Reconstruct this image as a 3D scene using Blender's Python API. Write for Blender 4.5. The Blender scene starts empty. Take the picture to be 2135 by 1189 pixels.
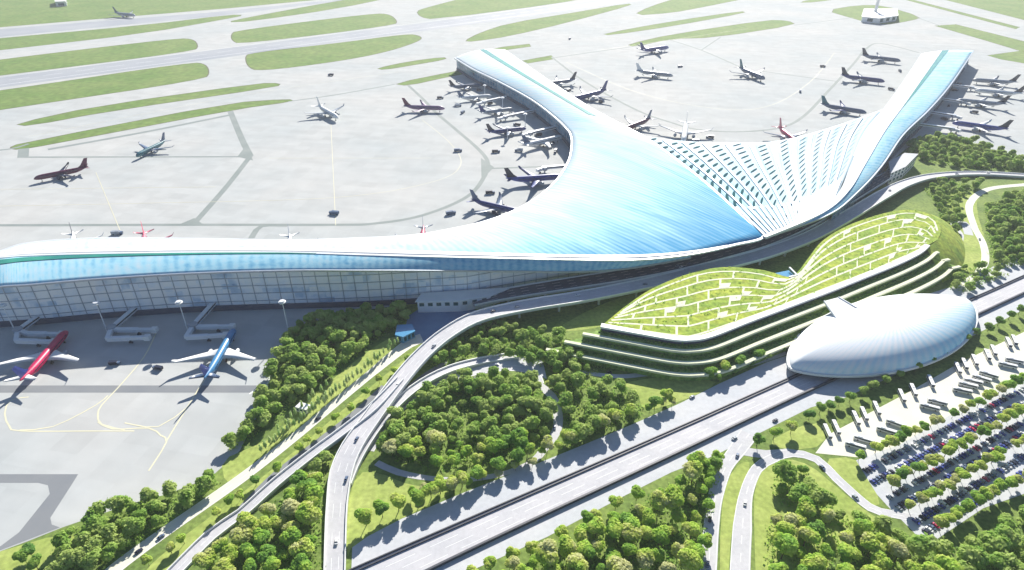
import bpy, math, random
import numpy as np
from mathutils import Vector, Matrix
from mathutils.geometry import tessellate_polygon
random.seed(7); RNG = np.random.default_rng(7)
R = math.radians
scene = bpy.context.scene
COL = scene.collection

# ------------------------------------------------------------------ camera / survey
PITCH, FPX, CAMH = R(31.3), 1338.0, 325.0
def W(u, v, z=0.0):
    """site survey: a sighted point at height z -> metres"""
    x = (u-1067.5)/FPX; y = (594.5-v)/FPX
    t = (z-CAMH)/(-math.sin(PITCH)+y*math.cos(PITCH))
    return Vector((x*t, (math.cos(PITCH)+y*math.sin(PITCH))*t, z))
def WS(pts, z=0.0):
    return [W(p[0], p[1], p[2] if len(p) > 2 else z) for p in pts]
cam = bpy.data.cameras.new('camera'); camo = bpy.data.objects.new('camera', cam); COL.objects.link(camo)
camo.location = (0, 0, CAMH); camo.rotation_euler = (R(90)-PITCH, 0, 0)
cam.sensor_width = 36; cam.lens = 36*FPX/2135; cam.clip_end = 20000; cam.clip_start = 1
scene.camera = camo

# ------------------------------------------------------------------ light
SUN_EL, SUN_AZ = 29.5, 12.0
w = bpy.data.worlds.new('World'); scene.world = w; w.use_nodes = True
nt = w.node_tree; bg = nt.nodes['Background']
sky = nt.nodes.new('ShaderNodeTexSky'); sky.sky_type = 'NISHITA'; sky.sun_disc = False
sky.sun_elevation = R(SUN_EL); sky.sun_rotation = R(SUN_AZ); sky.air_density = 1.0; sky.dust_density = 0.6; sky.ozone_density = 5.0
nt.links.new(sky.outputs[0], bg.inputs[0]); bg.inputs[1].default_value = 0.055
sl = bpy.data.lights.new('sun', 'SUN'); sl.energy = 4.6; sl.angle = R(0.5); sl.color = (1, 0.955, 0.87)
so = bpy.data.objects.new('sun', sl); COL.objects.link(so)
sd = Vector((math.sin(R(SUN_AZ))*math.cos(R(SUN_EL)), math.cos(R(SUN_AZ))*math.cos(R(SUN_EL)), math.sin(R(SUN_EL))))
so.rotation_euler = sd.to_track_quat('Z', 'Y').to_euler(); so.location = (0, 600, 500)
scene.view_settings.view_transform = 'Standard'; scene.view_settings.look = 'None'
scene.view_settings.exposure = 1.06; scene.view_settings.gamma = 1

# ------------------------------------------------------------------ materials
def mat(name, base, base2=None, scale=0.05, rough=0.8, metal=0.0, detail=4, spec=0.3, contrast=(0.35, 0.65), fine=None, coords='pos', emit=None):
    m = bpy.data.materials.new(name); m.use_nodes = True; n = m.node_tree.nodes; l = m.node_tree.links
    b = n['Principled BSDF']; b.inputs['Roughness'].default_value = rough; b.inputs['Metallic'].default_value = metal
    b.inputs['Specular IOR Level'].default_value = spec
    if base2 is None: base2 = tuple(c*0.86 for c in base)
    g = n.new('ShaderNodeNewGeometry')
    no = n.new('ShaderNodeTexNoise'); no.inputs['Scale'].default_value = scale; no.inputs['Detail'].default_value = detail
    l.new(g.outputs['Position'], no.inputs['Vector'])
    mr = n.new('ShaderNodeMapRange'); mr.inputs[1].default_value = contrast[0]; mr.inputs[2].default_value = contrast[1]
    l.new(no.outputs[0], mr.inputs[0])
    mx = n.new('ShaderNodeMix'); mx.data_type = 'RGBA'; mx.inputs[6].default_value = (*base, 1); mx.inputs[7].default_value = (*base2, 1)
    l.new(mr.outputs[0], mx.inputs[0]); out = mx.outputs[2]
    if fine:
        n2 = n.new('ShaderNodeTexNoise'); n2.inputs['Scale'].default_value = fine[0]; n2.inputs['Detail'].default_value = 3
        l.new(g.outputs['Position'], n2.inputs['Vector'])
        m2 = n.new('ShaderNodeMapRange'); m2.inputs[1].default_value = .3; m2.inputs[2].default_value = .7
        m2.inputs[3].default_value = 1-fine[1]; m2.inputs[4].default_value = 1+fine[1]; l.new(n2.outputs[0], m2.inputs[0])
        mm = n.new('ShaderNodeMix'); mm.data_type = 'RGBA'; mm.blend_type = 'MULTIPLY'; mm.inputs[0].default_value = 1
        l.new(out, mm.inputs[6]); l.new(m2.outputs[0], mm.inputs[7]); out = mm.outputs[2]
    l.new(out, b.inputs['Base Color'])
    return m
M = {}
M['ground'] = mat('ground_grass', (.20, .27, .06), (.13, .20, .045), .03, .95, fine=(.35, .3))
M['lawn'] = mat('lawn', (.38, .44, .12), (.28, .36, .08), .035, .95, fine=(.3, .2))
M['airgrass'] = mat('airfield_grass', (.115, .205, .035), (.165, .235, .055), .012, .95, fine=(.08, .22))
M['soil'] = mat('dry_verge', (.13, .13, .07), (.10, .11, .05), .05, .95)
M['apron'] = mat('apron_concrete', (.52, .52, .505), (.455, .48, .48), .006, .9, fine=(.05, .045), spec=.06)
def slabs(m, size, amt):
    n = m.node_tree.nodes; l = m.node_tree.links; b = n['Principled BSDF']; src = b.inputs['Base Color'].links[0].from_socket
    g = n.new('ShaderNodeNewGeometry'); rt = n.new('ShaderNodeVectorRotate'); rt.rotation_type = 'Z_AXIS'; rt.inputs['Angle'].default_value = .2; l.new(g.outputs['Position'], rt.inputs['Vector'])
    sn = n.new('ShaderNodeVectorMath'); sn.operation = 'SNAP'; sn.inputs[1].default_value = (size, size*.75, 1000); l.new(rt.outputs[0], sn.inputs[0])
    wn = n.new('ShaderNodeTexWhiteNoise'); wn.noise_dimensions = '2D'; l.new(sn.outputs[0], wn.inputs['Vector'])
    mp = n.new('ShaderNodeMapping'); mp.inputs['Scale'].default_value = (.0035, .06, 1); l.new(rt.outputs[0], mp.inputs[0])
    no = n.new('ShaderNodeTexNoise'); no.inputs['Scale'].default_value = 1; no.inputs['Detail'].default_value = 4; l.new(mp.outputs[0], no.inputs['Vector'])
    a = n.new('ShaderNodeMath'); a.operation = 'MULTIPLY_ADD'; l.new(wn.outputs[0], a.inputs[0]); a.inputs[1].default_value = amt; a.inputs[2].default_value = 1-amt*1.1
    c = n.new('ShaderNodeMath'); c.operation = 'MULTIPLY_ADD'; l.new(no.outputs[0], c.inputs[0]); c.inputs[1].default_value = amt*2.4; l.new(a.outputs[0], c.inputs[2])
    d = n.new('ShaderNodeMath'); d.operation = 'SUBTRACT'; l.new(c.outputs[0], d.inputs[0]); d.inputs[1].default_value = amt*1.2
    mm = n.new('ShaderNodeMix'); mm.data_type = 'RGBA'; mm.blend_type = 'MULTIPLY'; mm.inputs[0].default_value = 1
    l.new(src, mm.inputs[6]); l.new(d.outputs[0], mm.inputs[7]); l.new(mm.outputs[2], b.inputs['Base Color'])
slabs(M['apron'], 22, .075)
M['asphalt'] = mat('asphalt', (.20, .215, .235), (.24, .25, .26), .03, .85)
M['shadeasphalt'] = mat('shaded_asphalt', (.085, .10, .135), (.11, .125, .16), .05, .85)  # kerb road colour darkened to paint in the shadow of the terminal roof
M['runway'] = mat('runway_asphalt', (.30, .32, .36), (.36, .375, .40), .01, .85)
M['lane'] = mat('service_lane', (.215, .25, .24), (.26, .29, .28), .03, .85)
M['road'] = mat('road_concrete', (.55, .54, .555), (.48, .48, .50), .04, .8, fine=(.4, .06))
M['pave'] = mat('pavement', (.49, .51, .535), (.55, .555, .565), .03, .85, fine=(.3, .06))
M['cream'] = mat('cream_road', (.74, .71, .60), (.66, .65, .54), .05, .85)
M['white'] = mat('white_paint', (.80, .80, .78), (.74, .75, .74), .1, .5)
M['line'] = mat('line_paint', (.78, .76, .62), (.70, .69, .58), .1, .6)
M['yline'] = mat('taxi_line_paint', (.72, .68, .48), (.66, .63, .46), .1, .6)
M['wmetal'] = mat('white_metal', (.80, .81, .82), (.72, .75, .78), .05, .35, .1, spec=.5)
M['steel'] = mat('grey_steel', (.42, .46, .52), (.36, .4, .46), .3, .4, .6)
M['dark'] = mat('dark_metal', (.05, .055, .075), (.07, .075, .09), .2, .5)
M['plinth'] = mat('dark_plinth', (.07, .085, .13), (.10, .11, .15), .1, .7)
M['trunk'] = mat('bark', (.12, .085, .05), (.16, .12, .08), .8, .9)
M['tealglass'] = mat('teal_glass', (.008, .10, .11), (.012, .07, .10), .05, .8, 0, spec=.02)
M['greenglass'] = mat('green_glass', (.05, .36, .24), (.03, .25, .20), .03, .15, 0, spec=.8)
M['blueglass'] = mat('blue_glass', (.10, .34, .55), (.07, .22, .42), .03, .12, 0, spec=.8)
M['darkglass'] = mat('dark_glass', (.02, .03, .055), (.03, .045, .07), .2, .1, 0, spec=.8)
M['roofgreen'] = mat('planted_roof', (.36, .42, .05), (.20, .31, .04), .05, .95, fine=(.25, .35))
M['path'] = mat('cream_path', (.72, .72, .52), (.64, .66, .48), .1, .8)
M['planting'] = mat('terrace_planting', (.26, .38, .09), (.15, .26, .06), .12, .95, fine=(.5, .35))
M['darkplant'] = mat('dark_planting', (.03, .065, .025), (.06, .10, .035), .15, .95, fine=(.5, .4))
M['shadepave'] = mat('shaded_pavement', (.16, .27, .42), (.12, .2, .34), .04, .7)  # forecourt paving with the blue of shade painted into its colour
M['rubber'] = mat('rubber', (.03, .03, .03), None, .5, .9)
for k, c in dict(navy=(.03, .05, .22), maroon=(.13, .015, .06), red=(.58, .015, .10), pink=(.55, .14, .2), purple=(.22, .12, .25), skyblue=(.06, .25, .50),
                 silver=(.36, .40, .45), slate=(.10, .15, .25), black=(.025, .03, .06), teal=(.03, .16, .2), royal=(.04, .07, .34)).items():
    M[k] = mat('paint_'+k, c, tuple(x*.8 for x in c), .3, .35, 0, spec=.5)

def cladding(name, c0, c1, c2, k2=1, bands=170, amp=.6):
    """cladding in long streaks, white to blue per vertex; terminal roofs get painted sky reflection"""
    m = bpy.data.materials.new(name); m.use_nodes = True; n = m.node_tree.nodes; l = m.node_tree.links
    b = n['Principled BSDF']; b.inputs['Roughness'].default_value = .75; b.inputs['Specular IOR Level'].default_value = .12
    uv = n.new('ShaderNodeUVMap'); uv.uv_map = 'sheets'
    mp = n.new('ShaderNodeMapping'); mp.inputs['Scale'].default_value = (260, 5, 1); l.new(uv.outputs[0], mp.inputs[0])
    a = n.new('ShaderNodeTexNoise'); a.inputs['Scale'].default_value = 1; a.inputs['Detail'].default_value = 3; l.new(mp.outputs[0], a.inputs['Vector'])
    mp2 = n.new('ShaderNodeMapping'); mp2.inputs['Scale'].default_value = (40*k2, 2.2/k2, 1); l.new(uv.outputs[0], mp2.inputs[0])
    a2 = n.new('ShaderNodeTexNoise'); a2.inputs['Scale'].default_value = 1; a2.inputs['Detail'].default_value = 2; l.new(mp2.outputs[0], a2.inputs['Vector'])
    at = n.new('ShaderNodeAttribute'); at.attribute_name = 'blue_tint'
    s1 = n.new('ShaderNodeMath'); s1.operation = 'ADD'; l.new(a.outputs[0], s1.inputs[0]); l.new(a2.outputs[0], s1.inputs[1])
    s2 = n.new('ShaderNodeMath'); s2.operation = 'SUBTRACT'; l.new(s1.outputs[0], s2.inputs[0]); s2.inputs[1].default_value = 1.0
    s3 = n.new('ShaderNodeMath'); s3.operation = 'MULTIPLY'; l.new(s2.outputs[0], s3.inputs[0]); s3.inputs[1].default_value = amp
    sx = n.new('ShaderNodeSeparateXYZ'); l.new(uv.outputs[0], sx.inputs[0])
    w1 = n.new('ShaderNodeMath'); w1.operation = 'MULTIPLY'; l.new(sx.outputs[0], w1.inputs[0]); w1.inputs[1].default_value = bands*6.2832
    w2 = n.new('ShaderNodeMath'); w2.operation = 'SINE'; l.new(w1.outputs[0], w2.inputs[0])
    w3 = n.new('ShaderNodeMath'); w3.operation = 'MULTIPLY_ADD'; l.new(w2.outputs[0], w3.inputs[0]); w3.inputs[1].default_value = .085; l.new(s3.outputs[0], w3.inputs[2])
    s4 = n.new('ShaderNodeMath'); s4.operation = 'ADD'; l.new(w3.outputs[0], s4.inputs[0]); l.new(at.outputs['Fac'], s4.inputs[1])
    cr = n.new('ShaderNodeValToRGB'); l.new(s4.outputs[0], cr.inputs[0])
    e = cr.color_ramp.elements; e[0].position = .02; e[0].color = (*c0, 1); e[1].position = .95; e[1].color = (*c2, 1)
    k = e.new(.5); k.color = (*c1, 1)
    l.new(cr.outputs[0], b.inputs['Base Color'])
    return m
M['clad'] = cladding('roof_cladding', (.57, .63, .67), (.33, .60, .72), (.03, .28, .52))
M['shellclad'] = cladding('shell_cladding', (.80, .82, .84), (.38, .66, .80), (.03, .26, .54), 3, 130, .25)

def curtain(name, cols, cell=(7., 5.5), rough=.12):
    m = bpy.data.materials.new(name); m.use_nodes = True; n = m.node_tree.nodes; l = m.node_tree.links
    b = n['Principled BSDF']; b.inputs['Roughness'].default_value = rough; b.inputs['Specular IOR Level'].default_value = .7
    uv = n.new('ShaderNodeUVMap'); uv.uv_map = 'sheets'
    sn = n.new('ShaderNodeVectorMath'); sn.operation = 'SNAP'; sn.inputs[1].default_value = (cell[0], cell[1], 1); l.new(uv.outputs[0], sn.inputs[0])
    wn = n.new('ShaderNodeTexWhiteNoise'); wn.noise_dimensions = '2D'; l.new(sn.outputs[0], wn.inputs['Vector'])
    no = n.new('ShaderNodeTexNoise'); no.inputs['Scale'].default_value = .035; no.inputs['Detail'].default_value = 4; l.new(uv.outputs[0], no.inputs['Vector'])
    mx = n.new('ShaderNodeMath'); mx.operation = 'MULTIPLY_ADD'; l.new(wn.outputs[0], mx.inputs[0]); mx.inputs[1].default_value = .3
    sc = n.new('ShaderNodeMath'); sc.operation = 'MULTIPLY_ADD'; l.new(no.outputs[0], sc.inputs[0]); sc.inputs[1].default_value = 1.9; sc.inputs[2].default_value = -.35
    l.new(sc.outputs[0], mx.inputs[2])
    cr = n.new('ShaderNodeValToRGB'); cr.color_ramp.interpolation = 'EASE'; l.new(mx.outputs[0], cr.inputs[0])
    e = cr.color_ramp.elements; e[0].position = .15; e[0].color = (*cols[0], 1); e[1].position = .9; e[1].color = (*cols[-1], 1)
    for i, c in enumerate(cols[1:-1]):
        k = e.new(.15+.75*(i+1)/(len(cols)-1)); k.color = (*c, 1)
    l.new(cr.outputs[0], b.inputs['Base Color'])
    return m
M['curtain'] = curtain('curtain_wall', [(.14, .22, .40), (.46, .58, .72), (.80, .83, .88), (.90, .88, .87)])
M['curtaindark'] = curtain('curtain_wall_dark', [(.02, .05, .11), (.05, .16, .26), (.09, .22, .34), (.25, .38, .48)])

def foliage(name, ramp):
    m = bpy.data.materials.new(name); m.use_nodes = True; n = m.node_tree.nodes; l = m.node_tree.links
    b = n['Principled BSDF']; b.inputs['Roughness'].default_value = .7; b.inputs['Specular IOR Level'].default_value = .15
    g = n.new('ShaderNodeNewGeometry'); oi = n.new('ShaderNodeObjectInfo')
    no = n.new('ShaderNodeTexNoise'); no.inputs['Scale'].default_value = .07; no.inputs['Detail'].default_value = 1; l.new(g.outputs['Position'], no.inputs['Vector'])
    n2 = n.new('ShaderNodeTexNoise'); n2.inputs['Scale'].default_value = .9; n2.inputs['Detail'].default_value = 2; l.new(g.outputs['Position'], n2.inputs['Vector'])
    f = n.new('ShaderNodeMath'); f.operation = 'MULTIPLY_ADD'; l.new(no.outputs[0], f.inputs[0]); f.inputs[1].default_value = 1.5; f.inputs[2].default_value = -.45
    f2 = n.new('ShaderNodeMath'); f2.operation = 'MULTIPLY_ADD'; l.new(n2.outputs[0], f2.inputs[0]); f2.inputs[1].default_value = .7; l.new(f.outputs[0], f2.inputs[2])
    f3 = n.new('ShaderNodeMath'); f3.operation = 'MULTIPLY_ADD'; l.new(oi.outputs['Random'], f3.inputs[0]); f3.inputs[1].default_value = .55; l.new(f2.outputs[0], f3.inputs[2])
    f4 = n.new('ShaderNodeMath'); f4.operation = 'SUBTRACT'; l.new(f3.outputs[0], f4.inputs[0]); f4.inputs[1].default_value = .40
    cr = n.new('ShaderNodeValToRGB'); l.new(f4.outputs[0], cr.inputs[0]); e = cr.color_ramp.elements
    e[0].position = .1; e[0].color = (*ramp[0], 1); e[1].position = .9; e[1].color = (*ramp[-1], 1)
    for i, c in enumerate(ramp[1:-1]):
        k = e.new(.1+.8*(i+1)/(len(ramp)-1)); k.color = (*c, 1)
    l.new(cr.outputs[0], b.inputs['Base Color'])
    tr = n.new('ShaderNodeBsdfTranslucent'); l.new(cr.outputs[0], tr.inputs[0])
    ms = n.new('ShaderNodeMixShader'); ms.inputs[0].default_value = .5
    l.new(b.outputs[0], ms.inputs[1]); l.new(tr.outputs[0], ms.inputs[2]); l.new(ms.outputs[0], n['Material Output'].inputs[0])
    return m
M['leaf'] = foliage('leaf_mixed', [(.22, .42, .08), (.36, .58, .09), (.50, .66, .11), (.62, .68, .18), (.64, .65, .34)])
M['leafdark'] = foliage('leaf_dark', [(.14, .31, .07), (.23, .42, .08), (.34, .51, .10), (.46, .57, .17)])
M['leafpale'] = foliage('leaf_pale', [(.45, .62, .25), (.58, .70, .32), (.70, .76, .42)])

# ------------------------------------------------------------------ mesh helpers
def world_loc(o):
    v = Vector((0, 0, 0))
    while o: v += Vector(o.location); o = o.parent
    return v
def link(name, me, parent=None, kind=None):
    o = bpy.data.objects.new(name, me); COL.objects.link(o)
    if parent: o.parent = parent
    if kind: o['kind'] = kind
    return o
class MB:
    def __init__(s): s.v = []; s.f = []; s.m = []; s.uv = {}; s.a = {}
    def add(s, vs, fs, mi=0):
        k = len(s.v); s.v += [tuple(p) for p in vs]
        for f in fs: s.f.append([k+i for i in f]); s.m.append(mi)
        return k
    def box(s, c, size, rz=0., mi=0, mtx=None):
        x, y, z = [d/2 for d in size]; c = Vector(c)
        rm = mtx or Matrix.Rotation(rz, 3, 'Z')
        vs = [c+rm@Vector((a*x, b*y, d*z)) for a in (-1, 1) for b in (-1, 1) for d in (-1, 1)]
        s.add(vs, [(0, 1, 3, 2), (4, 6, 7, 5), (0, 4, 5, 1), (2, 3, 7, 6), (0, 2, 6, 4), (1, 5, 7, 3)], mi)
    def bar(s, p, q, wd, h, mi=0):
        p = Vector(p); q = Vector(q); d = q-p; L = d.length
        if L < 1e-6: return
        x = d/L; y = Vector((0, 0, 1)).cross(x)
        y = Vector((1, 0, 0)) if y.length < 1e-4 else y.normalized()
        z = x.cross(y); m = Matrix((x, y, z)).transposed()
        s.box((p+q)/2, (L, wd, h), mi=mi, mtx=m)
    def tube(s, p, q, r0, r1=None, n=8, mi=0, caps=True):
        s.path([p, q], [r0, r0 if r1 is None else r1], n, mi, caps)
    def path(s, pts, rs, n=8, mi=0, caps=True):
        pts = [Vector(p) for p in pts]; rings = []
        for i, p in enumerate(pts):
            d = (pts[min(i+1, len(pts)-1)]-pts[max(i-1, 0)]).normalized()
            a = d.cross(Vector((0, 0, 1)))
            a = Vector((1, 0, 0)) if a.length < 1e-3 else a.normalized()
            b = d.cross(a)
            rings.append([p+(a*math.cos(t)+b*math.sin(t))*rs[i] for t in [2*math.pi*k/n for k in range(n)]])
        k = s.add([q for r in rings for q in r], [], mi)
        for i in range(len(pts)-1):
            for j in range(n):
                s.f.append([k+i*n+j, k+i*n+(j+1) % n, k+(i+1)*n+(j+1) % n, k+(i+1)*n+j]); s.m.append(mi)
        if caps:
            s.f.append([k+j for j in range(n)][::-1]); s.m.append(mi)
            s.f.append([k+(len(pts)-1)*n+j for j in range(n)]); s.m.append(mi)
    def poly(s, pts, mi=0):
        pts = [Vector(p) for p in pts]
        tris = tessellate_polygon([[Vector((p.x, p.y, 0)) for p in pts]])
        fs = []
        for t in tris:
            a, b, c = [pts[i] for i in t]
            fs.append(t if (b-a).cross(c-a).z > 0 else (t[0], t[2], t[1]))
        s.add(pts, fs, mi)
    def prism(s, pts, z0, z1, mi=0, mside=None):
        pts = [Vector((p[0], p[1], 0)) for p in pts]; n = len(pts)
        s.poly([Vector((p.x, p.y, z1)) for p in pts], mi)
        k = s.add([(p.x, p.y, z0) for p in pts]+[(p.x, p.y, z1) for p in pts], [], mi)
        for i in range(n):
            j = (i+1) % n; s.f.append([k+i, k+j, k+n+j, k+n+i]); s.m.append(mi if mside is None else mside)
    def strip(s, A, B, mi=0):
        n = len(A); s.add(list(A)+list(B), [(i, i+1, n+i+1, n+i) for i in range(n-1)], mi)
    def grid(s, rows, mi=0, uvs=None, attr=None):
        k = len(s.v); nr, nc = len(rows), len(rows[0])
        for i, r in enumerate(rows):
            for j, p in enumerate(r):
                if uvs: s.uv[len(s.v)] = uvs(i, j)
                if attr: s.a[len(s.v)] = attr(i, j)
                s.v.append(tuple(p))
        for i in range(nr-1):
            for j in range(nc-1):
                s.f.append([k+i*nc+j, k+i*nc+j+1, k+(i+1)*nc+j+1, k+(i+1)*nc+j]); s.m.append(mi)
    def build(s, name, mats, parent=None, smooth=False, kind=None, label=None):
        o0 = world_loc(parent); me = bpy.data.meshes.new(name)
        me.from_pydata([(p[0]-o0.x, p[1]-o0.y, p[2]-o0.z) for p in s.v], [], s.f)
        for m in (mats if isinstance(mats, (list, tuple)) else [mats]): me.materials.append(m)
        me.polygons.foreach_set('material_index', s.m)
        if smooth: me.polygons.foreach_set('use_smooth', [True]*len(me.polygons))
        if s.uv:
            ul = me.uv_layers.new(name='sheets')
            for lp in me.loops: ul.data[lp.index].uv = s.uv.get(lp.vertex_index, (0, 0))
        if s.a:
            at = me.attributes.new('blue_tint', 'FLOAT', 'POINT')
            for i, val in s.a.items(): at.data[i].value = val
        me.update()
        o = link(name, me, parent, kind)
        if label: o['label'] = label
        return o
def tag(o, label, cat, group=None):
    o['label'] = label; o['category'] = cat
    if group: o['group'] = group
    return o
def thing(name, label, cat, loc=(0, 0, 0), rz=0, group=None):
    o = bpy.data.objects.new(name, None); COL.objects.link(o); o.location = loc; o.rotation_euler = (0, 0, rz); o.empty_display_size = 2
    return tag(o, label, cat, group)
KIDS = {}
def kids(o):
    return [c for c in ALLKIDS(o)]
def ALLKIDS(o): return list(o.children)
def copy_tree(o, parent=None):
    c = o.copy(); COL.objects.link(c)
    if parent: c.parent = parent
    for ch in kids(o): copy_tree(ch, c)
    return c
def chaikin(p, it=2, closed=True):
    p = [Vector(q) for q in p]
    for _ in range(it):
        n = len(p); q = []
        for i in range(n if closed else n-1):
            a, b = p[i], p[(i+1) % n]; q += [a*.75+b*.25, a*.25+b*.75]
        if not closed: q = [p[0]]+q+[p[-1]]
        p = q
    return p
def spline(p, step=6.0):
    """Catmull-Rom through points (Vectors of any size)"""
    p = [Vector(q) for q in p]; out = []
    for i in range(len(p)-1):
        a, b, c, d = p[max(i-1, 0)], p[i], p[i+1], p[min(i+2, len(p)-1)]
        n = max(2, int((c-b).length/step))
        for k in range(n):
            t = k/n; out.append(.5*((2*b)+(c-a)*t+(2*a-5*b+4*c-d)*t*t+(3*b-a-3*c+d)*t**3))
    out.append(p[-1]); return out
def offs(p, d):
    """offset an open polyline sideways in plan (left of travel is positive)"""
    o = []
    for i in range(len(p)):
        t = p[min(i+1, len(p)-1)]-p[max(i-1, 0)]; t = Vector((t.x, t.y, 0)).normalized()
        o.append(p[i]+Vector((-t.y, t.x, 0))*(d[i] if isinstance(d, list) else d))
    return o
def lerp(a, b, t): return a+(b-a)*t
def setz(p, z): return [Vector((q.x, q.y, z)) for q in p]

# ------------------------------------------------------------------ the ground
g = MB(); g.add([(-7000, -600, 0), (7000, -600, 0), (7000, 7000, 0), (-7000, 7000, 0)], [(0, 1, 2, 3)])
g.build('ground', M['ground'], kind='structure')
def sheet(name, px, m, z, it=0, kind='structure'):
    b = MB(); pts = WS(px); pts = chaikin(pts, it) if it else pts
    b.poly(setz(pts, z)); return b.build(name, m, kind=kind)
sheet('apron', [(-1500, 1250), (-200, 1190), (0, 1150), (60, 1128), (130, 1100), (240, 1062), (350, 1030), (440, 995), (500, 940), (540, 860), (560, 800), (605, 690), (700, 655), (870, 632),
      (1060, 605), (1280, 585), (1450, 545), (1590, 505), (1720, 440), (1800, 385), (1880, 318), (1930, 280), (2010, 292), (2135, 335), (2600, 420), (5200, 500), (9000, -60), (1067, -120), (-7000, -60)], M['apron'], .02)
# runways, taxiway grass, service lanes
zr = .05
def poly_layer(name, polys, m, z, it=0, border=None):
    b = MB()
    for p in polys:
        q = WS(p); q = chaikin(q, it) if it else q
        b.poly(setz(q, z))
    return b.build(name, m, kind='structure')
poly_layer('runway', [[(-600, 236), (0, 161), (700, 72), (1036, 28), (1290, -5), (1500, -34), (1500, -20), (1330, 3), (1036, 44), (700, 89), (0, 183), (-600, 262)],
                      [(-600, 114), (0, 61), (430, 27), (700, 0), (1000, -25), (1000, -20), (700, 4), (430, 36), (0, 77), (-600, 132)]], M['runway'], zr)
bl = MB()
for A, B_ in (((-600, 240), (1400, -21)), ((-600, 258), (1400, -9))):
    a, b = W(*A), W(*B_); n = (b-a).normalized(); s_ = Vector((-n.y, n.x, 0))*.9
    bl.add(setz([a+s_, b+s_, b-s_, a-s_], zr+.03), [(0, 1, 2, 3)])
a, b = W(-600, 249), W(1400, -15); n = (b-a).normalized(); s_ = Vector((-n.y, n.x, 0))*.6; L = (b-a).length; k = 0
while k < L:
    p, q = a+n*k, a+n*min(L, k+36); bl.add(setz([p+s_, q+s_, q-s_, p-s_], zr+.03), [(0, 1, 2, 3)]); k += 60
bl.build('runway_marking', M['white'], kind='structure')
GR = [
 ([(-700, 128), (-700, 60), (0, -30), (140, -40), (900, -45), (700, -4), (470, 18), (250, 36), (0, 57)], 0),
 ([(-600, 136), (0, 80), (300, 53), (480, 31), (510, 32), (470, 40), (300, 70), (0, 105), (-600, 172)], 1),
 ([(-600, 205), (0, 124), (370, 80), (403, 82), (413, 97), (403, 107), (0, 158), (-600, 231)], 2),
 ([(-600, 272), (0, 190), (400, 130), (428, 134), (436, 152), (425, 166), (0, 229), (-600, 320)], 2),
 ([(30, 259), (200, 222), (540, 174), (584, 174), (578, 181), (220, 233), (60, 263)], 1),
 ([(20, 309), (40, 300), (480, 215), (600, 207), (614, 211), (490, 228), (100, 302), (40, 312)], 1),
 ([(483, 72), (492, 64), (780, 28), (812, 30), (828, 44), (822, 53), (500, 93), (484, 84)], 2),
 ([(512, 120), (520, 111), (700, 91), (850, 71), (872, 74), (880, 81), (860, 91), (800, 110), (700, 129), (540, 149), (518, 140)], 2),
 ([(470, 47), (520, 36), (700, 3), (770, -8), (830, -8), (700, 19), (520, 45)], 1),
 ([(868, 24), (890, 16), (975, -6), (1240, -8), (1160, 8), (902, 41), (878, 36)], 1),
 ([(968, 86), (1000, 69), (1060, 49), (1200, 26), (1312, 7), (1316, 11), (1180, 48), (1060, 76), (985, 87)], 1),
 ([(1318, 33), (1355, 14), (1420, -6), (1570, -6), (1450, 18), (1400, 27)], 1),
 ([(1256, 71), (1400, 45), (1548, 23), (1554, 27), (1400, 55), (1270, 74)], 1),
 ([(1308, 93), (1400, 72), (1600, 42), (1642, 43), (1660, 52), (1486, 79), (1400, 81), (1320, 98)], 1),
 ([(785, 143), (850, 129), (926, 119), (930, 124), (860, 136), (800, 146)], 1),
 ([(820, 175), (950, 149), (990, 142), (988, 150), (930, 161), (850, 179)], 1),
 ([(1006, 107), (1050, 98), (1104, 92), (1106, 97), (1050, 105), (1012, 110)], 0),
 ([(1090, 127), (1150, 116), (1156, 123), (1100, 132)], 0),
 ([(1722, 22), (1789, 11), (1840, 11), (1922, 36), (1900, 43), (1837, 54), (1779, 39)], 1),
 ([(1878, -3), (1892, -3), (2125, 57), (2119, 61)], 0),
 ([(1950, 54), (1992, 51), (2140, 88), (2600, 200), (2600, 232), (2140, 110), (2060, 86)], 0),
 ([(2060, 116), (2130, 106), (2300, 150), (2300, 160), (2088, 124)], 0),
 ([(1940, -8), (2600, -70), (3000, 60), (3000, 200), (2300, 90), (2140, 43)], 0),
 ([(1660, 6), (1720, -6), (1770, -6), (1700, 5)], 1)]
bs, bgm = MB(), MB()
for p, it in GR:
    q = WS(p); q = chaikin(q, it) if it else q
    c = sum((x for x in q), Vector())/len(q)
    ar = sum(q[i].x*q[(i+1) % len(q)].y-q[(i+1) % len(q)].x*q[i].y for i in range(len(q)))
    sgn = -1 if ar > 0 else 1
    qq = q+[q[0], q[1]]
    o = offs([q[-1]]+q+[q[0]], 2.6*sgn)[1:-1]
    bs.poly(setz(o, zr)); bgm.poly(setz(q, zr+.03))
bs.build('grass_verge', M['soil'], kind='structure'); bgm.build('airfield_grass', M['airgrass'], kind='structure')
def ribbon_pts(px, width, z=0., step=8.):
    c = spline(WS(px, z), step)
    if isinstance(width, (list, tuple)):
        # widths given per control point: spread along the length
        n = len(px); ws = []
        cum = [0]
        P0 = WS(px, z)
        for i in range(1, n): cum.append(cum[-1]+(P0[i]-P0[i-1]).length)
        d = 0
        for i, q in enumerate(c):
            if i: d += (c[i]-c[i-1]).length
            k = 0
            while k < n-2 and cum[k+1] < d: k += 1
            t = min(1, max(0, (d-cum[k])/max(1e-6, cum[k+1]-cum[k]))); ws.append(lerp(width[k], width[k+1], t)/2)
    else: ws = [width/2]*len(c)
    return c, offs(c, ws), offs(c, [-x for x in ws])
def road(b, px, width, z, mi=0, step=8.):
    c, A, B_ = ribbon_pts(px, width, 0, step); b.strip(setz(B_, z), setz(A, z), mi); return c
lanes = MB()
zi = .05
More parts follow.
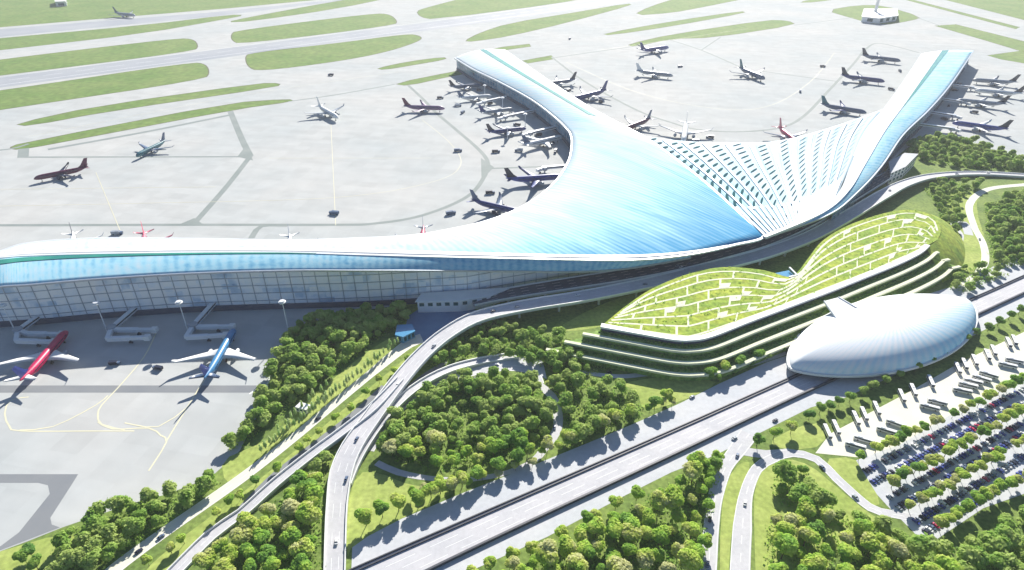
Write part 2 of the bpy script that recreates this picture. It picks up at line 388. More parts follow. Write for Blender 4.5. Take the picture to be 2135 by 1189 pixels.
for px, wd in [([(480, 232), (488, 252), (505, 292), (522, 326)], 9.5), ([(522, 326), (470, 392), (405, 466)], 7.5), ([(40, 328), (522, 327)], 5), ([(50, 303), (48, 328)], 14),
    ([(-300, 470), (0, 470), (400, 469), (700, 469), (784, 466), (882, 449), (976, 409), (1013, 362), (1016, 336), (996, 310), (950, 270), (909, 235), (880, 205), (851, 178)], 6),
    ([(1013, 352), (1100, 349), (1184, 346)], 5), ([(600, 212), (700, 198), (823, 176)], 5), ([(-60, 318), (20, 311), (60, 300)], 6), ([(524, 497), (545, 472), (600, 470)], 7), ([(480, 240), (300, 276), (100, 312)], 9),
    ([(1150, 119), (1205, 161), (1270, 200), (1339, 235), (1400, 256), (1452, 270), (1538, 275), (1624, 267), (1675, 243), (1727, 190), (1779, 134), (1806, 102), (1835, 91), (1916, 110)], 5.5),
    ([(1395, 83), (1462, 105), (1545, 141)], 5), ([(1582, 148), (1744, 170)], 4), ([(1462, 105), (1502, 78)], 4), ([(1154, 121), (1230, 110), (1315, 98)], 4.5), ([(1655, 53), (1779, 37)], 4), ([(1912, 37), (1960, 54)], 4)]:
    zi += .004; road(lanes, px, wd, zi)
# widened junction corners
for tri in ([(405, 455), (372, 469), (425, 469)], [(512, 305), (495, 327), (528, 335)], [(1003, 330), (1030, 349), (1004, 375)]):
    zi += .004; lanes.poly(setz(WS(tri), zi))
lanes.build('apron_service_road', M['lane'], kind='structure')
# near apron: asphalt strips and taxi lines
b = MB()
b.poly(setz(WS([(-300, 804), (545, 804), (538, 819), (-300, 819)]), .05))
b.poly(setz(WS([(-300, 989), (163, 989), (150, 1010), (105, 1080), (108, 1094), (125, 1100), (60, 1125), (0, 1148), (-300, 1190), (-300, 1170), (0, 1140), (40, 1110), (104, 1030), (100, 1012), (80, 1007), (-300, 1007)]), .054))
b.build('taxi_lane', M['asphalt'], kind='structure')
b = MB(); zi = .08
for px in ([(60, 828), (22, 835), (10, 862), (20, 890), (45, 899), (200, 899), (280, 899)], [(325, 695), (300, 745), (245, 810), (212, 845), (204, 865), (212, 885), (260, 897)], [(40, 897), (110, 890), (200, 845), (225, 825)],
           [(204, 880), (235, 895), (310, 893), (335, 908), (347, 922), (310, 982)], [(440, 770), (410, 818), (347, 920)], [(390, 850), (330, 890), (260, 882)]):
    zi += .004; road(b, px, 1.1, zi)
b.build('taxi_line', M['yline'], kind='structure')
b = MB()
for px in ([(608, 690), (560, 795), (545, 860)], [(545, 805), (520, 822)]): road(b, px, 1.6, .09)
b.build('apron_edge_line', M['white'], kind='structure')
# long faint taxi lines on the far apron
b = MB()
for px in ([(0, 430), (300, 424), (700, 412), (900, 380), (960, 345), (940, 300), (880, 250)], [(60, 285), (500, 200), (830, 150)], [(0, 395), (450, 390)], [(560, 330), (900, 330)], [(1180, 130), (1320, 190), (1480, 225), (1600, 222), (1690, 170), (1740, 110)], [(1250, 105), (1560, 60)], [(250, 480), (200, 360)], [(700, 470), (690, 260)]):
    zi += .004; road(b, px, .7, zi)
b.build('apron_taxi_line', M['yline'], kind='structure')
# ------------------------------------------------------------------ south side sheets
sheet('pavement', [(730, 1260), (735, 1125), (830, 1085), (960, 1030), (1100, 975), (1240, 918), (1330, 880), (1420, 840), (1500, 800), (1600, 755), (1660, 735), (1800, 655), (2010, 590), (2135, 520), (2500, 360), (2600, 420),
      (2135, 645), (2020, 705), (1960, 740), (1760, 830), (1690, 850), (1560, 915), (1490, 950), (1400, 985), (1300, 1035), (1140, 1120), (960, 1200), (900, 1260)], M['pave'], .03)
sheet('lawn', [(722, 1170), (720, 1060), (745, 985), (790, 985), (860, 1015), (960, 1020), (860, 1070), (735, 1135)], M['lawn'], .06, 1)
sheet('lawn', [(1290, 800), (1380, 785), (1470, 790), (1500, 800), (1420, 838), (1340, 860), (1330, 815)], M['lawn'], .06, 1)
sheet('lawn', [(1500, 1260), (1502, 1080), (1515, 1000), (1545, 962), (1568, 965), (1545, 1030), (1525, 1100), (1515, 1260)], M['lawn'], .06, 1)
sheet('lawn', [(1578, 1260), (1572, 1100), (1572, 1020), (1592, 972), (1640, 955), (1690, 970), (1740, 1012), (1810, 1070), (1850, 1090), (1760, 1130), (1680, 1260)], M['lawn'], .06, 1)
sheet('lawn', [(1712, 958), (1780, 952), (1800, 985), (1840, 1050), (1815, 1058), (1760, 1010)], M['lawn'], .064, 1)
sheet('lawn', [(490, 1040), (610, 945), (720, 850), (830, 760), (900, 705), (940, 695), (880, 745), (800, 822), (700, 900), (570, 1005), (440, 1110), (300, 1260), (240, 1260), (340, 1150)], M['lawn'], .06, 1)
sheet('lawn', [(560, 950), (600, 870), (670, 810), (750, 745), (810, 705), (840, 700), (836, 715), (700, 832), (600, 915)], M['lawn'], .0585, 1)
sheet('lawn', [(470, 1010), (460, 960), (530, 930), (620, 890), (600, 920), (500, 1000)], M['lawn'], .056, 1)
sheet('lawn', [(0, 1150), (130, 1112), (200, 1130), (60, 1200), (-150, 1260), (-200, 1210)], M['lawn'], .056, 1)
sheet('lawn', [(1960, 400), (2040, 395), (2035, 440), (2055, 500), (2060, 540), (2020, 575), (1985, 560), (1990, 500), (1970, 440)], M['lawn'], .06, 1)
sheet('lawn', [(1240, 640), (1320, 612), (1420, 585), (1420, 610), (1290, 670), (1220, 690), (1150, 690)], M['lawn'], .06, 1)
sheet('lawn', [(1595, 925), (1660, 890), (1720, 880), (1720, 930), (1650, 940)], M['lawn'], .06, 1)
sheet('plaza', [(1700, 945), (1730, 905), (1800, 868), (1900, 815), (2000, 757), (2140, 690), (2400, 560), (2500, 620), (2140, 785), (1990, 860), (1880, 925), (1800, 955)], M['white'] if 0 else M['cream'], .05)
sheet('car_park', [(1785, 960), (1880, 925), (1990, 860), (2140, 785), (2500, 610), (2700, 900), (2300, 1000), (2135, 1030), (2050, 1060), (1930, 1140), (1905, 1110), (1850, 1055), (1800, 1000)], M['pave'], .06)
sheet('forecourt', [(840, 715), (850, 660), (880, 640), (960, 635), (1000, 650), (920, 700), (880, 715)], M['shadepave'], .05)
sheet('bus_square', [(880, 820), (930, 775), (1000, 748), (1080, 735), (1130, 745), (1140, 790), (1060, 768), (960, 785)], M['pave'], .05)
# ------------------------------------------------------------------ ground roads
def ground_road(name, px, wd, m, z, lines=True):
    b = MB(); c, A, B_ = ribbon_pts(px, wd, 0, 6)
    b.strip(setz(B_, z), setz(A, z), 0)
    if lines:
        for side in (.46, -.46):
            ws = [(A[i]-B_[i]).length*side for i in range(len(c))]
            e0 = offs(c, ws); e1 = offs(c, [x+.35 for x in ws]); b.strip(setz(e0, z+.02), setz(e1, z+.02), 1)
        for i in range(0, len(c)-1, 2):
            p, q = c[i], c[i+1]; t = (q-p).normalized()*.0; n = Vector((-(q-p).y, (q-p).x, 0)).normalized()*.16
            b.add(setz([p+n, p-n, q-n, q+n], z+.02), [(0, 1, 2, 3)], 1)
    return b.build(name, [m, M['white']], kind='structure')
ground_road('promenade', [(180, 1240), (240, 1186), (340, 1112), (500, 1000), (610, 915), (700, 840), (770, 782), (850, 718), (880, 706)], [9, 9, 8.5, 8.5, 8, 8, 8.5, 12, 14], M['cream'], .07)
ground_road('road', [(1468, 1260), (1477, 1189), (1483, 1100), (1492, 1035), (1512, 975), (1538, 938), (1562, 905)], [9, 9, 9, 9, 9, 11, 12], M['road'], .08)
ground_road('road', [(1540, 1260), (1543, 1189), (1548, 1100), (1556, 1030), (1578, 978), (1610, 957), (1650, 945), (1703, 958), (1744, 998), (1813, 1058), (1860, 1072), (1905, 1080)], [11, 11, 11, 8, 7, 7, 7, 7, 7, 7, 6, 6], M['road'], .09)
ground_road('road', [(1545, 940), (1600, 948), (1650, 944)], 8, M['road'], .084, False)
ground_road('service_path', [(1120, 800), (1150, 825), (1163, 862), (1160, 900), (1135, 935), (1112, 962), (1060, 985), (980, 1000), (900, 998), (830, 985), (785, 965)], [7, 7, 7, 6.5, 6, 5, 4, 4, 4, 5, 5], M['road'], .09, False)
ground_road('road', [(770, 940), (805, 885), (850, 838), (900, 806), (970, 782), (1050, 768), (1110, 775), (1125, 800)], 7, M['road'], .094)
ground_road('road', [(2140, 385), (2060, 395), (2022, 425), (2030, 470), (2050, 510), (2052, 550), (2020, 585), (1990, 600)], [8, 8, 8, 7, 7, 7, 6, 5], M['cream'], .08)
ground_road('road', [(1990, 520), (2000, 490), (1985, 470), (2010, 465), (2020, 490)], 9, M['pave'], .086, False)
ground_road('road', [(1200, 775), (1290, 785), (1370, 778), (1450, 775), (1560, 760), (1640, 735)], 5, M['pave'], .07, False)
# the wide trunk road with its rail reserve
TL = [(640, 1230), (733, 1187), (1000, 1071), (1400, 897), (1640, 790), (1840, 702), (2019, 625), (2135, 574), (2500, 410)]
TR = [(820, 1230), (900, 1189), (1100, 1093), (1400, 953), (1655, 832), (1850, 745), (2019, 667), (2135, 613), (2500, 445)]
b = MB(); L_ = spline(WS(TL), 10); R_ = spline(WS(TR), 10); n_ = 120
def resample(p, n):
    cum = [0]
    for i in range(1, len(p)): cum.append(cum[-1]+(p[i]-p[i-1]).length)
    out = []; k = 0
    for i in range(n):
        d = cum[-1]*i/(n-1)
        while k < len(p)-2 and cum[k+1] < d: k += 1
        t = (d-cum[k])/max(1e-6, cum[k+1]-cum[k]); out.append(p[k].lerp(p[k+1], t))
    return out
L_ = resample(L_, n_); R_ = resample(R_, n_)
b.strip(setz(R_, .1), setz(L_, .1), 0)
for f in (.36, .58, .80):
    for i in range(n_-1):
        if f != .55 and i % 3 == 2: continue
        p, q = L_[i].lerp(R_[i], f), L_[i+1].lerp(R_[i+1], f); n = Vector((-(q-p).y, (q-p).x, 0)).normalized()*.14
        b.add(setz([p+n, p-n, q-n, q+n], .12), [(0, 1, 2, 3)], 1)
b.build('trunk_road', [M['road'], M['white']], kind='structure')
def barrier(name, label, pts, h, wd, m, z=0, cat='guard rail', post=14):
    o = thing(name, label, cat, pts[len(pts)//2])
    b = MB()
    for i in range(len(pts)-1): b.bar(setz([pts[i]], z+h/2+.1)[0], setz([pts[i+1]], z+h/2+.1)[0], wd, h)
    b.build('rail', m, o)
    return o
barrier('guard_rail', 'long dark guard rail on the tree side edge of the wide trunk road', [L_[i].lerp(R_[i], .02) for i in range(n_)], 1.0, .7, M['dark'])
barrier('guard_rail', 'dark guard rail one lane in from the tree side edge of the trunk road', [L_[i].lerp(R_[i], .12) for i in range(n_)], .9, .7, M['dark'])
barrier('guard_rail', 'long dark guard rail along the car park side of the wide trunk road', [L_[i].lerp(R_[i], .99) for i in range(n_)], 2.1, 1.3, M['dark'])

# ------------------------------------------------------------------ terminal
T = thing('airport_terminal', 'huge white and blue winged airport terminal with curved roof and two piers', 'terminal', W(1400, 560))
SEC = [  # (L: north-west eave), (R: crest / far eave), bulge, painted sky tint at L, at R
 ((-90, 552, 36), (-90, 541, 42), .6, .05, .05), ((0, 524, 40), (0, 537, 47), 1, .03, .05), ((60, 507, 42), (60, 533, 47), 1, 0, .03), ((200, 497, 43), (200, 529, 47), 1, 0, .02),
 ((400, 498, 43), (400, 526.5, 47), 1, 0, .02), ((600, 501, 43), (600, 527, 47), 1, 0, .02), ((750, 497, 40), (750, 531, 46), 2, .05, .08), ((860, 491, 36), (900, 535, 43), 3, .1, .3),
 ((940, 478, 32), (1050, 538, 39), 4, .13, .5), ((1010, 462, 29), (1200, 541, 35), 5, .15, .76), ((1070, 440, 27), (1330, 541, 32), 6, .17, .88), ((1120, 412, 27), (1440, 530, 30), 7, .18, .94),
 ((1160, 376, 27), (1530, 511, 29), 8, .18, .97), ((1185, 336, 27), (1592, 493, 28), 8, .17, .97), ((1192, 303, 27), (1556, 458, 30), 8, .17, .9), ((1190, 282, 27), (1470, 380, 32), 8, .18, .68),
 ((1181, 268, 27), (1400, 325, 32), 8, .2, .46), ((1154, 242, 27), (1339, 283, 30), 9, .22, .3), ((1104, 205, 26), (1238, 229, 28), 9, .22, .06), ((1036, 168, 26), (1154, 175, 27), 9, .18, .02), ((986, 144, 26), (1090, 131, 26), 9, .06, .0), ((948, 121, 26), (1052, 104, 26), 8, .05, .0)]
def sec_interp(vals, n):
    """Catmull-Rom of rows of vectors"""
    p = [np.array(v, float) for v in vals]; out = []
    for i in range(len(p)-1):
        a, b, c, d = p[max(i-1, 0)], p[i], p[i+1], p[min(i+2, len(p)-1)]
        for k in range(n):
            t = k/n; out.append(.5*((2*b)+(c-a)*t+(2*a-5*b+4*c-d)*t*t+(3*b-a-3*c+d)*t**3))
    out.append(p[-1]); return out
rows = sec_interp([list(W(*s[0]))+list(W(*s[1]))+[s[2], s[3], s[4]] for s in SEC], 8)
def roofpt(r, s, dz=0.):
    L, Rr = r[0:3], r[3:6]; p = L+(Rr-L)*s; return Vector((p[0], p[1], p[2]+4*s*(1-s)*r[6]+dz))
NS = 20
b = MB()
b.grid([[roofpt(r, j/NS) for j in range(NS+1)] for r in rows], uvs=lambda i, j: (i/len(rows)*1.0, j/NS),
       attr=lambda i, j: rows[i][7]+(rows[i][8]-rows[i][7])*min(1, (j/NS)**1.1))
def solid(o, t, off=-1):
    md = o.modifiers.new('thickness', 'SOLIDIFY'); md.thickness = t; md.offset = off; md.use_even_offset = False; return o
def face_up(o):
    me = o.data
    tot = sum(p.normal.z*p.area for p in me.polygons)
    if tot < 0: me.flip_normals()
    return o
roof = solid(face_up(b.build('hall_roof', M['clad'], T, smooth=True)), 1.4)
# raised edge trims of the roof
def trim(path, name='eave_trim', wd=2.2, h=1.6, m='wmetal', dz=.4):
    b = MB()
    n_l = offs(path, wd/2); n_r = offs(path, -wd/2)
    up = Vector((0, 0, dz)); dn = Vector((0, 0, dz-h))
    A = [p+up for p in n_l]; B_ = [p+up for p in n_r]; C_ = [p+dn for p in n_r]; D = [p+dn for p in n_l]
    b.strip(B_, A); b.strip(C_, B_); b.strip(A, D); b.strip(D, C_)
    return b.build(name, M[m], T)
Lp = [Vector(r[0:3]) for r in rows]; Rp = [Vector(r[3:6]) for r in rows]
b = MB(); ii = range(0, 12*8)
def inner(i, dist, dz):
    r_ = rows[i]; s_ = 1-dist/max(dist+1, np.linalg.norm((r_[3:6]-r_[0:3])[:2])); return roofpt(r_, s_, dz)
b.strip([inner(i, min(10., 2+.5*max(0, 12*8-1-i)), .35) for i in ii], [roofpt(rows[i], .999, .35) for i in ii])
solid(face_up(b.build('crest_band', M['white'], T, smooth=True)), .4)
trim(Lp, h=2.6); trim(Rp, wd=2.8)
# green rooflight along the crest of the left pier
b = MB(); i0, i1 = 17*8+2, len(rows)
A = [roofpt(rows[i], .50, .5) for i in range(i0, i1)]; B_ = [roofpt(rows[i], .50+(.10 if i < i1-1 else .06), .5) for i in range(i0, i1)]
b.strip(A, B_); solid(face_up(b.build('skylight', M['greenglass'], T)), .5)
# south slope of the west concourse
SS = [((-90, 541, 42), (-90, 612, 38)), ((0, 537, 47), (0, 598, 42)), ((60, 533, 47), (60, 594, 42)), ((200, 529, 47), (200, 582, 42)), ((400, 526.5, 47), (400, 570, 42)), ((600, 527, 47), (600, 564, 42)),
      ((750, 531, 46), (750, 564, 40)), ((900, 535, 43), (900, 564, 36)), ((1050, 538, 39), (1050, 565, 31)), ((1200, 541, 35), (1200, 566, 27)), ((1330, 541, 32), (1310, 559, 25)), ((1440, 530, 30), (1440, 537, 26))]
srows = sec_interp([list(W(*s[0]))+list(W(*s[1])) for s in SS], 8)
def spt(r, s, dz=0.):
    p = r[0:3]+(r[3:6]-r[0:3])*s; return Vector((p[0], p[1], p[2]+4*s*(1-s)*.9+dz))
b = MB(); NSS = 8
b.grid([[spt(r, j/NSS) for j in range(NSS+1)] for r in srows], uvs=lambda i, j: (i/len(srows)*.6, j/NSS), attr=lambda i, j: .40+.2*min(1, i/len(srows)*1.3))  # blue sky light on the shaded slope is put into the colour
solid(face_up(b.build('south_roof', M['clad'], T, smooth=True)), 1.2)
Sp = [Vector(r[3:6]) for r in srows]; trim(Sp, wd=1.6, m='steel')
b = MB(); A = [spt(srows[i], .02+.1*max(0, 1-i/40.), .5) for i in range(0, 44)]; B_ = [spt(srows[i], .06+.26*max(0, 1-i/44.), .5) for i in range(0, 44)]
b.strip(A, B_); solid(face_up(b.build('skylight', M['greenglass'], T)), .5)
# ribbed north-east hall roof between the two piers
VA = [(1339, 283, 30), (1400, 325, 32), (1470, 380, 32), (1525, 428, 31), (1556, 458, 30), (1592, 493, 28)]      # west side, down the page
VT = [(1339, 283, 30), (1400, 292, 26), (1480, 297, 25), (1590, 297, 25), (1660, 286, 26), (1744, 262, 27), (1841, 228, 28)]     # north eave
VB = [(1592, 493, 28), (1640, 478, 27), (1690, 453, 26), (1720, 437, 26), (1740, 425, 26)]                            # south eave at the viaduct
VE = [(1841, 228, 28), (1805, 273, 28), (1773, 344, 28), (1749, 400, 27), (1740, 425, 26)]
NU, NV = 26, 26
def edge(px, n): return resample(spline(WS(px), 8), n+1)
eW, eN, eS, eE = edge(VA, NV), edge(VT, NU), edge(VB, NU), edge(VE, NV)
def coons(u, v):
    def at(e, t):
        k = t*(len(e)-1); i = min(int(k), len(e)-2); return e[i].lerp(e[i+1], k-i)
    p = at(eN, u)*(1-v)+at(eS, u)*v+at(eW, v)*(1-u)+at(eE, v)*u
    p -= eN[0]*(1-u)*(1-v)+eN[-1]*u*(1-v)+eS[0]*(1-u)*v+eS[-1]*u*v
    p.z -= 3.0*math.sin(math.pi*u)*math.sin(math.pi*v)
    return p
b = MB()
b.grid([[coons(j/NU, i/NV) for j in range(NU+1)] for i in range(NV+1)], uvs=lambda i, j: (j/NU*.4, i/NV),
       attr=lambda i, j: .42*max(0, 1-(j/NU)*2.2)*(i/NV)**.8+.26*max(0, j/NU-.6)*(1-abs(2*i/NV-1))+.17)
solid(face_up(b.build('ribbed_roof', M['clad'], T, smooth=True)), 1.2)
# lens shaped rooflights in rows
NR, NC = 13, 12
lens = []
for j in range(NC):
    f = j/(NC-1.); u = .026+.055*j+.0024*j*j
    for i in range(NR):
        v = .035+.0615*(i+.5*(j % 2))
        if v > .80 or u > .95: continue
        k = .72+.45*v
        lens.append((u, v, lerp(.0195, .024, f)*k, lerp(-.033, -.024, f)*k, lerp(.0088, .0034, f)*k))
for k in range(15): lens.append((.03+.88*k/15, .90, .008, -.018, lerp(.006, .003, k/15.)))
lens.sort(key=lambda t: -t[1])
def lens_mb(b, u, v, lu, lv, mu):
    pts = []
    for a in range(10):
        t = 2*math.pi*a/10; uu = u+lu*math.cos(t)+mu*math.sin(t); vv = v+lv*math.cos(t)
        p = coons(min(1, max(0, uu)), min(1, max(0, vv))); p.z += .5; pts.append(p)
    c = sum(pts, Vector())/10; c.z += .15; k = b.add(pts+[c], [])
    for a in range(10): b.f.append([k+a, k+(a+1) % 10, k+10]); b.m.append(0)
for q in lens[:98]:
    b = MB(); lens_mb(b, *q); face_up(b.build('rooflight', M['tealglass'], T))
b = MB()
for q in lens[98:]: lens_mb(b, *q)
face_up(b.build('rooflight_field', M['tealglass'], T, kind='stuff'))
# raised white ribs between the columns of rooflights
for j in range(NC-1):
    b = MB(); u0 = .026+.055*(j+.5)+.0024*(j+.5)**2
    if u0 > .96: break
    pts = [coons(u0, .03+.79*t/14)+Vector((0, 0, .6)) for t in range(15)]
    for a, c in zip(pts, pts[1:]): b.bar(a, c, 1.7, 2.2)
    b.build('long_rib', M['wmetal'], T)
# white ribs running down to the viaduct
b = MB()
for k in range(24):
    u = .012+.97*k/24; pts = [coons(min(1, u), .80+.20*t/5)+Vector((0, 0, .5)) for t in range(6)]
    for a, c in zip(pts, pts[1:]): b.bar(a, c, 2.6, 1.8)
b.build('roof_rib', M['wmetal'], T)
# right pier
RP = [((1592, 494, 28), (1593, 494.5, 29), (1594, 496, 26), 0), ((1700, 444, 26), (1712, 444, 29), (1726, 448, 27), 1), ((1749, 400, 27), (1766, 398, 32), (1786, 402, 28), 1), ((1773, 344, 28), (1801, 342, 35), (1838, 346, 30), 1.5), ((1805, 273, 28), (1843, 272, 36), (1884, 280, 30), 1.5),
      ((1847, 222, 28), (1880, 222, 36), (1938, 228, 30), 1.5), ((1884, 170, 28), (1916, 171, 36), (1984, 174, 30), 1.5), ((1922, 112, 26), (1962, 106, 34), (2030, 106, 29), 1.5)]
prow = sec_interp([list(W(*s[0]))+list(W(*s[1]))+list(W(*s[2]))+[s[3]] for s in RP], 8)
def wpt(r, s, dz=0.):
    p = r[0:3]+(r[3:6]-r[0:3])*s; return Vector((p[0], p[1], p[2]+4*s*(1-s)*r[9]*.4+dz))
def ept(r, s, dz=0.):
    p = r[3:6]+(r[6:9]-r[3:6])*s; return Vector((p[0], p[1], p[2]+4*s*(1-s)*r[9]*.8+dz))
b = MB(); b.grid([[wpt(r, j/8) for j in range(9)] for r in prow], uvs=lambda i, j: (i/len(prow)*.5, j/8), attr=lambda i, j: .0)
solid(face_up(b.build('pier_roof_west', M['clad'], T, smooth=True)), 1.2)
b = MB(); b.grid([[ept(r, j/8) for j in range(9)] for r in prow], uvs=lambda i, j: (i/len(prow)*.5, j/8), attr=lambda i, j: .58-.2*i/len(prow))  # shade of the east slope painted in as a bluer tint
solid(face_up(b.build('pier_roof_east', M['clad'], T, smooth=True)), 1.2)
Ep = [Vector(r[6:9]) for r in prow]; Wp = [Vector(r[0:3]) for r in prow]; trim(Ep, wd=2.2, m='steel'); trim([Vector(r[3:6]) for r in prow], wd=4.2, h=2.6, dz=.9)
trim(Wp[26:], wd=1.8)
b = MB(); i0 = 36; m_ = len(prow)
A = [ept(prow[i], .02, .5) for i in range(i0, m_)]; B_ = [ept(prow[i], .04+.20*(i-i0)/(m_-i0), .5) for i in range(i0, m_)]
b.strip(A, B_); solid(face_up(b.build('skylight', M['greenglass'], T)), .5)
# glass walls under the eaves
def wall(path, inset, name, m, z0=0., zt=-1.2, mull=11.0, plinth=True, bands=(9., 17., 25., 33.)):
    p = offs(path, inset); b = MB(); d = 0; k = len(b.v)
    for i, q in enumerate(p):
        if i: d += (Vector((q.x, q.y))-Vector((p[i-1].x, p[i-1].y))).length
        for zz in (z0, q.z+zt):
            b.uv[len(b.v)] = (d, zz); b.v.append((q.x, q.y, zz))
    for i in range(len(p)-1): b.f.append([2*i, 2*i+2, 2*i+3, 2*i+1]); b.m.append(0)
    wl = b.build(name, m, T)
    rs = resample(p, max(3, int(d/mull))); sg = 1 if not isinstance(inset, list) and inset < 0 else -1
    mb = MB(); out = offs(rs, .25*sg)
    for q in out: mb.box((q.x, q.y, (z0+q.z+zt)/2), (.5, .5, q.z+zt-z0-.2))
    for zb in bands:
        for a, c in zip(out, out[1:]):
          if zb < min(a.z, c.z)-2: mb.bar((a.x, a.y, zb), (c.x, c.y, zb), .45, .6)
    mb.build('mullion_grid', M['steel'], wl)
    if plinth:
        pb = MB(); po = offs(rs, .9*sg)
        for a, c in zip(po, po[1:]): pb.bar((a.x, a.y, 2.6), (c.x, c.y, 2.6), 1.6, 5.2)
        pb.build('plinth', M['plinth'], wl)
    return wl
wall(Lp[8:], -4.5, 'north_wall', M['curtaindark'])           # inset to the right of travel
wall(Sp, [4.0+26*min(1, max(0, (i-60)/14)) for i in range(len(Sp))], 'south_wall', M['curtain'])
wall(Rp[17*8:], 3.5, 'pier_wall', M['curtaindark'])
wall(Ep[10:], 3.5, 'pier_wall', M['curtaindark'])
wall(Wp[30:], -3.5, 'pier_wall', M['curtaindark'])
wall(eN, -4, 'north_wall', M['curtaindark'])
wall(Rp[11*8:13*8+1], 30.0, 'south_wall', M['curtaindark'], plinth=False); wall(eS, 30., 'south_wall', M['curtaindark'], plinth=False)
def gable(name, pts):
    b = MB(); k = b.add(pts+[(p[0], p[1], 0) for p in pts[::-1]], []); n = len(pts)
    b.f.append(list(range(2*n))); b.m.append(0); b.build(name, M['curtaindark'], T)
gable('end_wall', [roofpt(rows[-3], .03+.94*j/10, -1.4) for j in range(11)])
gable('end_wall', [wpt(prow[-3], j/8, -1.3) for j in range(0, 9)]+[ept(prow[-3], j/8, -1.3) for j in range(1, 9)])
# shallow office decks behind the west facade
b = MB()
for zz in (9.2, 17.2, 25.2):
    p = offs(Sp[:58], 9.); q = offs(Sp[:58], 4.6); b.strip(setz(p, zz), setz(q, zz))
b.build('floor_slab', M['pave'], T)

# terminal end block on the viaduct, forecourt glass box
def solid_box_thing(name, label, cat, px, z0, z1, mwall, mroof, wins=None):
    q = WS(px, 0); o = thing(name, label, cat, sum(q, Vector())/len(q))
    b = MB(); b.prism(q, z0, z1-.6); b.build('wall', mwall, o)
    c = sum(q, Vector())/len(q); q2 = [c+(p-c)*1.05 for p in q]
    b = MB(); b.prism(q2, z1-.58, z1); b.build('roof', mroof, o)
    if wins:
        n = len(q)
        for i in range(n):
            a, d = q[i], q[(i+1) % n]; t = (d-a); L = t.length; t = t/L; k = int(L/wins[0])
            nn = Vector((t.y, -t.x, 0)); 
            if (a+nn-c).length < (a-nn-c).length: nn = -nn
            for z_ in wins[1]:
                for j in range(k):
                    p = a+t*(L*(j+.5)/k)+nn*.06; b = MB(); b.box((p.x, p.y, z_), (wins[0]*.6, .14, wins[2]), math.atan2(t.y, t.x)); b.build('window', M['tealglass'], o)
    return o
solid_box_thing('viaduct_hall', 'white flat roofed block with a row of teal windows at the viaduct end', 'building', [(872, 652), (885, 634), (1000, 626), (1062, 622), (1020, 640), (960, 650)], 0, 12, M['wmetal'], M['white'], (7, (8.5,), 3.4))
solid_box_thing('glass_pavilion', 'small blue glass cube beside the end of the cream promenade', 'pavilion', [(826, 712), (842, 716), (866, 704), (860, 690), (830, 692)], 0, 7, M['blueglass'], M['blueglass'], (4, (3.5,), 4))
solid_box_thing('link_building', 'pale office block with dark windows between right pier and viaduct', 'building', [(1846, 362), (1878, 344), (1905, 346), (1880, 372), (1850, 386)], 0, 17, M['wmetal'], M['pave'], (8, (4.5, 10, 14.5), 3))
solid_box_thing('hut', 'tiny white hut standing among trees left of the cream promenade', 'hut', [(618, 858), (640, 864), (650, 854), (628, 848)], 0, 4.5, M['white'], M['white'], (3, (2.2,), 1.6))
o = solid_box_thing('hangar', 'low white hangar with teal roof on the diamond grass island', 'hangar', [(1795, 46), (1830, 50), (1868, 44), (1866, 30), (1800, 30)], 0, 16, M['wmetal'], M['white'], (26, (8,), 9))
b = MB(); c = W(1822, 36); b.path([(c.x, c.y, 0), (c.x, c.y, 50)], [5, 4], 12); b.path([(c.x, c.y, 50), (c.x, c.y, 53), (c.x, c.y, 58), (c.x, c.y, 59)], [5, 9, 8, 5], 12); b.build('tower', M['white'], o)
solid_box_thing('hangar', 'small white shed on the grass at the top left edge of the airfield', 'hangar', [(118, 14), (140, 13), (140, 5), (118, 6)], 0, 16, M['white'], M['white'], (30, (6,), 8))

# ------------------------------------------------------------------ elevated roads
def viaduct(name, label, px, wd, lanes=2, thick=1.6, parapet=1.3, pier_z=4.5, m='road', z_add=0.):
    c, A, B_ = ribbon_pts(px, wd, 0, 7)
    o = thing(name, label, 'elevated road', (c[len(c)//2].x, c[len(c)//2].y, 0))
    up = Vector((0, 0, .14+z_add)); A = [p+up for p in A]; B_ = [p+up for p in B_]; c = [p+up for p in c]
    dn = Vector((0, 0, -thick))
    low = lambda P_: [Vector((p.x, p.y, max(.03, p.z-thick))) for p in P_]
    b = MB(); b.strip(B_, A, 0); b.strip(low(B_), B_, 2); b.strip(A, low(A), 2); b.strip(low(A), low(B_), 2)
    for k in range(1, lanes):
        f = k/lanes
        for i in range(0, len(c)-1, 2):
            p, q = A[i].lerp(B_[i], f), A[i+1].lerp(B_[i+1], f); n = Vector((-(q-p).y, (q-p).x, 0)).normalized()*.15; zz = Vector((0, 0, .03))
            b.add([p+n+zz, p-n+zz, q-n+zz, q+n+zz], [(0, 1, 2, 3)], 1)
    b.build('deck', [M[m], M['white'], M['pave']], o)
    for E_, sg in ((A, -1), (B_, 1)):
        b = MB(); q = offs(E_, .3*sg)
        for a, d in zip(q, q[1:]): b.bar(a+Vector((0, 0, parapet/2)), d+Vector((0, 0, parapet/2)), .6, parapet)
        b.build('parapet', M['white'], o)
    d = 0
    for i in range(1, len(c)):
        d += (c[i]-c[i-1]).length
        if d > 34 and c[i].z > pier_z:
            d = 0; b = MB(); p = c[i]; wv = (A[i]-B_[i]).length
            b.path([(p.x, p.y, 0), (p.x, p.y, p.z-thick-1.1)], [1.1, 1.3], 10)
            t = (A[i]-B_[i]).normalized()*wv*.36; q0 = p-t; q1 = p+t; zc = p.z-thick-.6
            b.bar((q0.x, q0.y, zc), (q1.x, q1.y, zc), 2.0, 1.1); b.build('pier', M['pave'], o)
    return o
